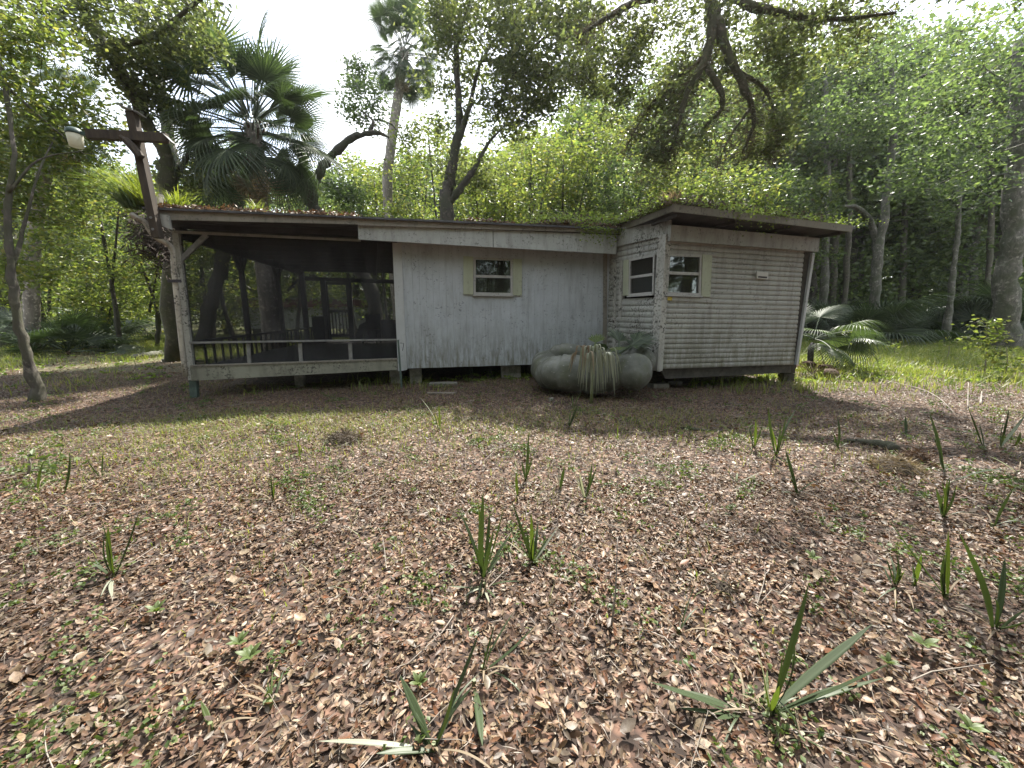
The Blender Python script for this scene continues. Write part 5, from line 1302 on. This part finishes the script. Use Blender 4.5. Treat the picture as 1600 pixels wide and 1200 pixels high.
# broken twigs
def twigs(n, y0, y1, seed, rmin, rmax, label):
    rr = np.random.default_rng(seed); X, Y = view_pts(rr, n, y0, y1); mb = MB()
    for x, y in zip(X, Y):
        a = rr.uniform(0, 6.28); L = rr.uniform(0.12, 0.5); r = rr.uniform(rmin, rmax); z = float(gz(x, y)) + 0.03
        P = [np.array([x + math.cos(a) * L * t + rr.normal(0, .02), y + math.sin(a) * L * t + rr.normal(0, .02), z + rr.uniform(0, 0.02)]) for t in (0, .35, .7, 1)]
        mb.tube(P, [r, r * .9, r * .7, r * .4], 4, False)
    o = mb.build('twig_scatter', M['twig'], None, True); set_props(o, label, 'twigs', kind='stuff')
twigs(420, 0.9, 6.5, 630, 0.0012, 0.0035, 'thin grey twigs lying over the litter')

# ================================================================== individual palmetto seedlings
def blade_mesh(p0, p1, width, arch, up=(0, 0, 1), tipdroop=0.0, wave=0.0):
    """pleated strap leaf from p0 to p1"""
    p0 = np.asarray(p0, float); p1 = np.asarray(p1, float); d = p1 - p0; L = np.linalg.norm(d); d = d / L
    s = np.cross(d, [0, 0, 1.0]) if abs(d[2]) < 0.93 else np.array([1.0, 0.1, 0]); s = s / np.linalg.norm(s); n = np.cross(s, d)
    # turn the blade face partly towards the path side
    n_ = 9; V = []; prof = [(-1, 0.1), (-0.5, 0.42), (0, -0.25), (0.5, 0.42), (1, 0.1)]
    for i in range(n_):
        t = i / (n_ - 1); w = width / 2 * (0.35 + 0.65 * min(1, t / 0.35)) * (1 if t < 0.6 else (1 - ((t - 0.6) / 0.4) ** 1.6 * 0.93))
        c = p0 + d * L * t + n * arch * L * math.sin(math.pi * t) - np.array([0, 0, 1]) * tipdroop * L * max(0, t - .55) ** 2 + s * wave * L * math.sin(t * 4.0)
        for a, b in prof: V.append(c + s * a * w + n * b * w)
    Fc = []
    for i in range(n_ - 1):
        for j in range(4): Fc.append((i * 5 + j, i * 5 + j + 1, (i + 1) * 5 + j + 1, (i + 1) * 5 + j))
    return V, Fc
def seedling(base, tips, label, width=0.035, mat='seedling', seed=0, cat='palmetto seedling', name='palmetto_seedling'):
    rr = random.Random(str(base)); b = G(*base); th = Thing(name, b, label, cat, 'palmetto seedlings in the litter')
    mb = MB(); mb.tube([b - [0, 0, 0.03], b + [0, 0, 0.03]], [0.012, 0.008], 6); mb.build('stem', M['petiole'], th)
    for tp_ in tips:
        x, y = tp_[0], tp_[1]; m = tp_[2] if len(tp_) > 2 else mat; w = tp_[3] if len(tp_) > 3 else width
        dY = rr.uniform(-0.10, 0.14)
        t = W(x, y, b[1] + dY)
        if t[2] < gz(t[0], t[1]) + 0.02: t = G(x, y) + [0, 0, 0.06]
        V, Fc = blade_mesh(b + [rr.uniform(-.01, .01), rr.uniform(-.01, .01), 0.0], t, w * 0.62, rr.uniform(-0.03, 0.08), (0, 0, 1), 0.0, rr.uniform(-.02, .02))
        mb = MB(); mb.add(V, Fc); mb.build('leaf', M[m], th, True)
    for q in range(min(4, len(tips) - 1)):
        tp_ = tips[rr.randrange(len(tips))]; f_ = rr.uniform(.45, .85); x = base[0] + (tp_[0] - base[0]) * f_ + rr.uniform(-9, 9); y = base[1] + (tp_[1] - base[1]) * f_
        if y > base[1] - 12: continue
        t = W(x, y, b[1] + rr.uniform(-.06, .1)); V, Fc = blade_mesh(b, t, width * .28, rr.uniform(-.05, .1), (0, 0, 1), 0.25, rr.uniform(-.04, .04)); mb = MB(); mb.add(V, Fc); mb.build('leaf', M['seedling'], th, True)
    for q in range(3 if len(tips) > 1 else 1):
        a_ = rr.uniform(0, 6.28); l_ = rr.uniform(.07, .2) * (1 + .25 * len(tips) / 4); e_ = b + [math.cos(a_) * l_, math.sin(a_) * l_, rr.uniform(.01, .10)]
        V, Fc = blade_mesh(b, e_, .008, .12, (0, 0, 1), .2, rr.uniform(-.06, .06)); mb = MB(); mb.add(V, Fc); mb.build('leaf', M['frond_dry' if q % 2 == 0 else 'seedling'], th, True)
    return th
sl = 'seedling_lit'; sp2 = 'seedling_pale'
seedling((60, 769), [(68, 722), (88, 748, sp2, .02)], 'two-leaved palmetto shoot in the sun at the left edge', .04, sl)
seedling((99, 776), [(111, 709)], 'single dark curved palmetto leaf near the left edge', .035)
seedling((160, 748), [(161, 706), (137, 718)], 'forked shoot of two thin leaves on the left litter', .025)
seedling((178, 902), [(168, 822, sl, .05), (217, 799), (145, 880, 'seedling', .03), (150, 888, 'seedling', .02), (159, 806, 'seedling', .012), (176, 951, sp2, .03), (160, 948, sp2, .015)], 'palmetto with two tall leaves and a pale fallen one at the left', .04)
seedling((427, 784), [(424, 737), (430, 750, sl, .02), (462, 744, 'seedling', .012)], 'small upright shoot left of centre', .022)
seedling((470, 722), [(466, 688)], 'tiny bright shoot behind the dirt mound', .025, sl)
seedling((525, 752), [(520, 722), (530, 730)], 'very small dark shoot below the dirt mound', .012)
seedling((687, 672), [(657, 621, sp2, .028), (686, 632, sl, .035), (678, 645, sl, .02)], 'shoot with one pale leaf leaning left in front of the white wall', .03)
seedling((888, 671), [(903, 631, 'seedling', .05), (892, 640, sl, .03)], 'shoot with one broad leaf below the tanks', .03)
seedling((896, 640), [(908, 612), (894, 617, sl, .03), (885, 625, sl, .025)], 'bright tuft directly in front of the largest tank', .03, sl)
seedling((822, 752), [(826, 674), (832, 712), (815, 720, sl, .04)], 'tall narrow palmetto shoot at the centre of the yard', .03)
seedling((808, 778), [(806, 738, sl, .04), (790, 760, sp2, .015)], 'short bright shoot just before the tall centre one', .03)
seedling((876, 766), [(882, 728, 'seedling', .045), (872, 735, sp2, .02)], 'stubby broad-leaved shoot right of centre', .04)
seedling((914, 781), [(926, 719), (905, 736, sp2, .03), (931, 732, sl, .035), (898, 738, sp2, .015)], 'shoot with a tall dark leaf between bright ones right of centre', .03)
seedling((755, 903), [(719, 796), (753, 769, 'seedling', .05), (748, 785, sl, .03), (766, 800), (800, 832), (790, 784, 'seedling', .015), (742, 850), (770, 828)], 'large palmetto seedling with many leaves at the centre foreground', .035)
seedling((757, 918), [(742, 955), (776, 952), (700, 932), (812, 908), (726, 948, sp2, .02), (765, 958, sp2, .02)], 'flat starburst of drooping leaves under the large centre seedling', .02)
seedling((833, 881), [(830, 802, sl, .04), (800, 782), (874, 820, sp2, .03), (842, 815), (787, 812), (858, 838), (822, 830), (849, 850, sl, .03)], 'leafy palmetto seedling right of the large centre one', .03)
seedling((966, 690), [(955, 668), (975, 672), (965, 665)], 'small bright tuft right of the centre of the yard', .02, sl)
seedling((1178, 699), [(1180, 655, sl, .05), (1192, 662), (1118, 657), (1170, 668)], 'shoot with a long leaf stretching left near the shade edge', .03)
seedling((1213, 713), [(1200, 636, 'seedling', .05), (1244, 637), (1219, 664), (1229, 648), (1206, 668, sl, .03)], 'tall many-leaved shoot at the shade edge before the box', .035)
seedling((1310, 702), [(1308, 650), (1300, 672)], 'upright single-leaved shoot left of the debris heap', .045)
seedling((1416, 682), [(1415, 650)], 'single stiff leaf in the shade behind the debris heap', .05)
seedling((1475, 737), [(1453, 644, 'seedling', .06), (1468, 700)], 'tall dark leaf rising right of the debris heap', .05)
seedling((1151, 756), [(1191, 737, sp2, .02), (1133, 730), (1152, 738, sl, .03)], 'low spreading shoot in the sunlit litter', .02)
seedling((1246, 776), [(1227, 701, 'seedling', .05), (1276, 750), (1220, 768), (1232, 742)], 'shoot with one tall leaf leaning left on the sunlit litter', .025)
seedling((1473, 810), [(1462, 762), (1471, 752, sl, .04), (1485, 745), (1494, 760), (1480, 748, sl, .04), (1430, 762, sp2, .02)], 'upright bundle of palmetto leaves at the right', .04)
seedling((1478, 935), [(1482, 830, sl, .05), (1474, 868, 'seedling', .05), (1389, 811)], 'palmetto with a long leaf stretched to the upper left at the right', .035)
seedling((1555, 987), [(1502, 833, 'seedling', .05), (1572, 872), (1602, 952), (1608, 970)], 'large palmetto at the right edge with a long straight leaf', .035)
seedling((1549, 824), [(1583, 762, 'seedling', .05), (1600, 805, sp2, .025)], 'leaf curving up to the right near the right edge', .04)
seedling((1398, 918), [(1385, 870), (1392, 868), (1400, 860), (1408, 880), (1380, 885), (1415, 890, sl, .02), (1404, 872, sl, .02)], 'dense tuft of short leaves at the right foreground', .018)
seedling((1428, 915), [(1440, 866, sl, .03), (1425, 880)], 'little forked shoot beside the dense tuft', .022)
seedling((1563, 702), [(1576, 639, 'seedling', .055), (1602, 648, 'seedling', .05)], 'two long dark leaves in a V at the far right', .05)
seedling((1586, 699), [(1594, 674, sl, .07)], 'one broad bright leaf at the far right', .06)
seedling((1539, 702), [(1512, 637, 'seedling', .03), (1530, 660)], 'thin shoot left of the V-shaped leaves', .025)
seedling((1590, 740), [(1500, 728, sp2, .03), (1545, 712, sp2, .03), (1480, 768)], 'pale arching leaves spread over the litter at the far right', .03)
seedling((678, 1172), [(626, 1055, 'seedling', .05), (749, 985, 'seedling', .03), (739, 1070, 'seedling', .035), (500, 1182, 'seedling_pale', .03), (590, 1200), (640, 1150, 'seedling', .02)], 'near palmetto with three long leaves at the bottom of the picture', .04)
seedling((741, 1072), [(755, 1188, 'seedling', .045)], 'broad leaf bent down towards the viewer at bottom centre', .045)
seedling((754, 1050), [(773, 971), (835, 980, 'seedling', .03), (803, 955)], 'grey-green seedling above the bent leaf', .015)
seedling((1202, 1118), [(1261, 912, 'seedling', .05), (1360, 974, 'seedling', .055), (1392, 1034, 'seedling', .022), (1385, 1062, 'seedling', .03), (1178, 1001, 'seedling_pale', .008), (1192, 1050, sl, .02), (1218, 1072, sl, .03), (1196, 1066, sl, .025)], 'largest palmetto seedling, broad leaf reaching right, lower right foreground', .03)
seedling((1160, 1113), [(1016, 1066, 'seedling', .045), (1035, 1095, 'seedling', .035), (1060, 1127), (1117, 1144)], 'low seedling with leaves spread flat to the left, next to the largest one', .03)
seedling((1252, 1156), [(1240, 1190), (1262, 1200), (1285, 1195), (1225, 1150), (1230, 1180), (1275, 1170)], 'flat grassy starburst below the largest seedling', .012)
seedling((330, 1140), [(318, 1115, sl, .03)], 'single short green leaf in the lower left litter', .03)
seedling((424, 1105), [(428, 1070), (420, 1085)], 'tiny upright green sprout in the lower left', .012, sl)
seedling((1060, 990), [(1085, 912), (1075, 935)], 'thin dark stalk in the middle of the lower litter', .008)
# leafy sprouts
def sprout(px, py, label, s=0.06, n=7):
    s *= 0.75
    b = G(px, py); th = Thing('weed_sprout', b, label, 'weed', 'leafy sprouts in the litter'); rr = random.Random(px)
    mb = MB(); mb.tube([b - [0, 0, .01], b + [0, 0, .05]], [.002, .0015], 4); mb.build('stem', M['petiole'], th)
    for i in range(n):
        a = i * 6.28 / n + rr.uniform(-.3, .3); t = b + [math.cos(a) * s, math.sin(a) * s, 0.06 + rr.uniform(0, .03)]
        V, Fc = blade_mesh(b + [0, 0, .045], t, s * 0.5, 0.08); mb = MB(); mb.add(V, Fc); mb.build('leaf', M['weed'], th, True)
sprout(247, 968, 'star-shaped green sprout in the left foreground litter')
sprout(375, 1020, 'bluish green sprout beside a yellowish one at lower left')
sprout(392, 1042, 'yellowish green sprout at lower left', .07)
sprout(1440, 1022, 'bright five-leaved sprout at lower right', .075, 5)
sprout(1512, 1156, 'bright sprout near the bottom right corner', .06, 6)
sprout(1385, 1052, 'pale sprout right of the largest palmetto seedling', .045)
sprout(1268, 884, 'small sprout in the right litter', .06)
sprout(655, 1085, 'small light sprout by the near palmetto', .05)

# ================================================================== logs, heaps, fallen branch
def log(pix, rads, label, mat, name='fallen_log', lift=0.0, cat='log'):
    P = [G(x, y) for x, y in pix]; P = [p + [0, 0, r * 0.8 + lift] for p, r in zip(P, rads)]
    th_base = np.array(P[0]); mb = MB(); Q = smooth_path(P, 5); r = np.interp(np.linspace(0, 1, len(Q)), np.linspace(0, 1, len(rads)), rads)
    mb.tube(Q, r * (1 + 0.12 * np.sin(np.arange(len(Q)) * 1.9)), 9); o = mb.build(name, mat, None, True)
    c = Q[0]; o.data.transform(Matrix.Translation(Vector(-c))); o.location = c; set_props(o, label, cat); return o
log([(206, 562), (228, 560), (252, 556)], [0.09, 0.12, 0.11], 'pale rotting log left of the grey-barked trunk', M['bark_grey'])
log([(255, 565), (270, 563), (288, 562)], [0.05, 0.06, 0.05], 'short thin log next to the rotting one', M['bark_grey'])
log([(1320, 690), (1350, 694), (1385, 702), (1398, 708)], [0.02, 0.035, 0.055, 0.05], 'dark curved palm stem lying left of the debris heap', M['bark_dark'])
log([(1060, 668), (1090, 673), (1130, 676)], [0.01, 0.02, 0.012], 'dark stick on the litter in front of the box', M['bark_dark'], 'fallen_stick', cat='stick')
def branch3d(pts, r, label, name='fallen_branch'):
    mb = MB(); Q = smooth_path(pts, 5); mb.tube(Q, np.linspace(r, r * .4, len(Q)), 5); o = mb.build(name, M['twig'], None, True)
    o.data.transform(Matrix.Translation(Vector(-Q[0]))); o.location = Q[0]; set_props(o, label, 'branch')
branch3d([G(1540, 700) + [0, 0, .02], W(1500, 655, 5.6), W(1450, 612, 6.6), G(1370, 595) + [0, 0, .05]], 0.012, 'long thin bowed branch lying across the right meadow edge')
branch3d([G(1512, 640) + [0, 0, .0], W(1513, 598, 6.6)], 0.012, 'thin dead stick standing up at the right')
branch3d([G(1532, 632), W(1534, 612, 6.9)], 0.02, 'short dead stub standing right of the thin stick')
branch3d([G(955, 985) + [0, 0, .01], W(962, 920, G(955, 985)[1]), W(965, 840, G(955, 985)[1] + .1)], 0.006, 'bare brown stalk standing in the lower centre litter')
def fur_heap(px, py, r, h, n, label, mat, seed, core, name='debris_heap'):
    rr = np.random.default_rng(seed); b = G(px, py); th = Thing(name, b, label, 'debris')
    mb = MB(); prof = [(r * 1.0, -0.03), (r * .95, 0.02), (r * .7, h * .6), (r * .35, h * .95), (0.02, h)]
    lathe(mb, b, prof, 14)
    mb.v[0] += rr.standard_normal(mb.v[0].shape) * r * 0.05; mb.build('core', core, th, True)
    a = rr.uniform(0, 6.28, n); q = np.sqrt(rr.uniform(0, 1, n)); X = np.cos(a) * q * r * 1.05; Y = np.sin(a) * q * r * 1.05
    P = np.stack([b[0] + X, b[1] + Y, b[2] + h * (1 - q ** 2) + 0.005], -1)
    V, Fc = leaf_quads(P, 0.11, rr, 0.5, 0.07, 0.0); o = link('fibres', raw_mesh('fibres', V - th.loc, Fc), mat, th); o['kind'] = 'stuff'
    return th
fur_heap(535, 690, 0.17, 0.09, 900, 'small dark mound of dirt and roots left of centre', M['moss'], 701, M['fur'], 'dirt_mound')
fur_heap(1400, 735, 0.19, 0.10, 900, 'brown fibrous palm debris heap on the right litter', M['frond_dry'], 702, M['fur'])
fur_heap(1432, 725, 0.12, 0.11, 500, 'smaller dark fibrous clump behind the palm debris heap', M['frond_brown'], 703, M['fur'])
fur_heap(1130, 922, 0.045, 0.04, 60, 'fist-sized dark clod in the right foreground', M['moss'], 704, M['fur'], 'dirt_clod')

# ================================================================== plants and litter on the roofs
rr = np.random.default_rng(800)
def on_roof(u, d, lift=0.0):      # points on the main roof: u along the front, d metres back from the eave
    s = (u - np.dot(fl - PA.p, PA.a)) / np.dot(fr - fl, PA.a)
    z = fl[2] + (fr[2] - fl[2]) * s + 0.10 * d / np.linalg.norm(back)
    base = PA.p[None] + PA.a[None] * u[:, None] - PA.n[None] * (d - 0.45)[:, None]
    return np.stack([base[:, 0], base[:, 1], z + lift], -1)
u0_, u1_ = np.dot(fl - PA.p, PA.a), np.dot(fr - PA.p, PA.a)
n = 26000
u = rr.uniform(u0_ + .1, u1_, n); d = rr.uniform(0.0, 2.5, n) ** 1.0; dens = wnoise(u, d, 1.1, 3.0)
k = dens + 0.35 > rr.uniform(0, 1, n); u, d = u[k], d[k]
P = on_roof(u, d); P[:, 2] += 0.01 + rr.uniform(0, 0.05, len(P)) * (1 + np.clip(dens[k], 0, 1))
V, Fc = leaf_quads(P, 0.07, rr, 0.3, 0.5); o = link('roof_litter', raw_mesh('roof_litter', V, Fc), M['litter'], None); set_props(o, 'brown leaf litter lying on the main roof', 'leaf litter', kind='stuff')
# vine and weeds over the valley between the roofs and along the box roof edge
def vine_path(P0, P1, n, spread, zspread, size, mat, seed, label, name='roof_vine', hang=0.0):
    r2 = np.random.default_rng(seed); t = r2.uniform(0, 1, n)[:, None]; P = P0 * (1 - t) + P1 * t
    lump = 0.5 + 0.5 * np.sin(t[:, 0] * 17 + seed) * np.sin(t[:, 0] * 41)
    g_ = lump + 0.25 * np.sin(t[:, 0] * 63 + seed * 3) > r2.uniform(0.05, .75, n); t = t[g_]; P = P[g_]; lump = lump[g_]; n = len(P)
    P = P + r2.standard_normal((n, 3)) * [spread, spread, 0]; P[:, 2] += np.abs(r2.standard_normal(n)) * zspread * (0.4 + lump) - hang * (r2.uniform(0, 1, n) ** 3)
    V, Fc = leaf_quads(P, size, r2, 0.5, 0.6, hang); return V, Fc
def vine(parts, mat, label, name='roof_vine', cat='vine', kind='stuff'):
    Vs, Fs, nn = [], [], 0
    for V, Fc in parts: Vs.append(V); Fs.append(Fc + nn); nn += len(V)
    o = link(name, raw_mesh(name, np.vstack(Vs), np.vstack(Fs)), mat, None); set_props(o, label, cat, kind=kind)
v1 = PA.at(840, 350, 0.40); v2 = Q3 + [0, 0, .05]; inb = -PA.n * 0.4
vine([vine_path(v1 + inb, v2 + inb * .4, 5200, 0.22, 0.10, 0.055, None, 1, ''), vine_path(Q3 + [0, 0, .03], Q1 + [0.05, 0.1, .03], 5000, 0.14, 0.06, 0.05, None, 2, ''),
      vine_path(PA.at(905, 352, 0.47), PA.at(965, 362, 0.5), 650, 0.06, 0.02, 0.05, None, 3, '', hang=0.30)], M['leaf_vine'], 'green creeper trailing over the valley between the two roofs')
up_ = np.array([0, 0, .02])
vine([vine_path(Q1 + up_ - PC.n * .25, Q2 + up_ - PC.n * .3 - PC.a * 0.2, 6500, 0.28, 0.045, 0.045, None, 5, ''), vine_path(Q1 + PC.a * .9, Q1 + PC.a * 2.6, 420, 0.04, 0.02, 0.045, None, 6, '', hang=0.22),
      vine_path(Q1 + PC.a * 1.3 + PC.n * .02, Q1 + PC.a * 2.2 + PC.n * .02, 240, 0.03, 0.0, 0.045, None, 7, '', hang=0.40)], M['leaf_vine'], 'low green weeds growing along the front of the box roof')
vine([vine_path(Q1 + up_ - PC.n * .2, Q2 + up_ - PC.n * .3 - PC.a * .6, 2400, 0.22, 0.06, 0.07, None, 8, ''), vine_path(Q3 + [.1, .1, .03], Q1 + [0.1, 0.2, .03], 3000, 0.15, 0.08, 0.07, None, 9, ''),
      vine_path(v1 + inb, v2 + inb, 2600, 0.3, 0.05, 0.07, None, 10, '')], M['moss'], 'brown straw and dead stems matted on the roof edge', 'roof_straw', 'straw')
# ferns on the roof, one by one
def fern(p, n, L, label, seed, mat='fern', up=0.75, name='roof_fern', w=0.10, group=None):
    r2 = random.Random(seed); th = Thing(name, p, label, 'fern', group)
    for i in range(n):
        a = r2.uniform(0, 6.28); el = r2.uniform(0.5, 1.3) * up; l = L * r2.uniform(.7, 1.15); mb = MB()
        d = np.array([math.cos(a) * math.cos(el), math.sin(a) * math.cos(el), math.sin(el)]); s = np.array([-math.sin(a), math.cos(a), 0])
        V = []; Fc = []; m = 9
        for j in range(m):
            t = j / m; c = np.asarray(p) + d * l * t - np.array([0, 0, 1]) * 0.35 * l * t * t; ww = w * (1 - t) ** .7 * (0.4 + min(t * 4, .6))
            for sg in (-1, 1):
                k0 = len(V); V += [c, c + s * sg * ww + d * 0.02, c + d * l / m * 0.8]; Fc.append((k0, k0 + 1, k0 + 2))
        mb.add(V, Fc); mb.build('fern_leaf', M[mat], th)
fern(on_roof(np.array([PA.uz(765, 340)[0]]), np.array([0.9]))[0], 30, 0.5, 'bright yellow-green fern clump on the roof left of centre', 1, w=.06)
fern(on_roof(np.array([PA.uz(795, 345)[0]]), np.array([0.8]))[0], 26, 0.42, 'second yellow-green fern clump right beside the first', 2, w=.06)
fern(on_roof(np.array([PA.uz(740, 340)[0]]), np.array([1.2]))[0], 16, 0.4, 'smaller fern at the left of the fern clumps', 3, w=.05)
# grassy air plants at the left roof corner
def grass_clump(p, n, L, label, seed, mat, dirx=0.0, name='roof_grass_clump', wd=0.02, spread=1.0):
    r2 = random.Random(seed); th = Thing(name, p, label, 'plant'); mb = MB()
    for i in range(n):
        a = r2.uniform(0, 6.28); ln = L * r2.uniform(.5, 1.1); h = r2.uniform(.35, 1) * ln; o_ = np.array([math.cos(a) * spread + dirx, math.sin(a) * spread * .7, 0]) * ln * r2.uniform(.3, .8)
        b = np.asarray(p) + [r2.uniform(-.12, .12), r2.uniform(-.12, .12), 0]; s = np.array([-math.sin(a), math.cos(a), 0]) * wd / 2
        V = []
        for t in (0, .35, .7, 1): c = b + o_ * t + [0, 0, h * t * (1.3 - .55 * t * t)]; V += [c - s * (1 - t * .9), c + s * (1 - t * .9)]
        mb.add(V, [(0, 1, 3, 2), (2, 3, 5, 4), (4, 5, 7, 6)])
    mb.build('blades', M[mat], th)
pL = PA.at(228, 322, 0.25)
grass_clump(pL, 260, 0.95, 'long yellow-green grassy clump at the left roof corner', 11, 'fern', -0.9)
grass_clump(PA.at(212, 326, 0.3), 160, 0.75, 'darker grass tuft hanging off the left roof corner', 12, 'leaf_green', -1.3)
grass_clump(PA.at(275, 326, 0.1), 120, 0.5, 'short grass tuft on the roof right of the light pole', 13, 'fern', 0.2)
grass_clump(PA.at(400, 331, -0.4), 90, 0.32, 'straw-coloured tuft on the porch roof below the bushy palm', 14, 'grass', 0)
grass_clump(Q1 - PC.n * .15 + [.05, 0, .02], 200, 0.32, 'dry straw tuft at the front corner of the box roof', 15, 'frond_dry', -0.2)
grass_clump(Q1 - PC.n * .3 + [.5, 0, .02], 160, 0.25, 'brown matted tuft behind the box roof corner', 16, 'moss', 0.1)
# dark rootball hanging behind the left eave
p = W(238, 372, 8.6); th = Thing('hanging_roots', p, 'dark shaggy mass of roots hanging behind the left roof corner', 'roots')
r2 = np.random.default_rng(17); P = p + r2.standard_normal((1300, 3)) * [0.17, 0.2, 0.28]
V, Fc = leaf_quads(P, 0.22, r2, 0.5, 0.10, 0.6); link('root_strands', raw_mesh('root_strands', V - p, Fc), M['fur'], th)['kind'] = 'stuff'
mb = MB(); mb.tube([p + [.15, .2, .9], p + [0.05, 0, .3], p, p - [0, 0, .4]], [.05, .12, .14, .03], 8); mb.build('root_core', M['bark_dark'], th, True)

# narrow-leaved shrubs at the foot of the white wall
def wall_weed(px, py, tips, label):
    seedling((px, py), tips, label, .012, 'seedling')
wall_weed(740, 598, [(726, 560), (722, 572), (736, 558), (752, 578), (765, 590), (716, 588)], 'dark arching weed under the window at the foot of the white wall')
wall_weed(770, 597, [(758, 575), (782, 580), (765, 572)], 'small dark weed right of the arching one')
wall_weed(800, 600, [(794, 568), (806, 570), (815, 582), (790, 585)], 'dark weed before the pale block pier')
wall_weed(835, 592, [(825, 582), (842, 576), (846, 584)], 'thin stalks beside the left tank')
wall_weed(660, 608, [(655, 592), (668, 592)], 'two pale stems leaning by the block pier')
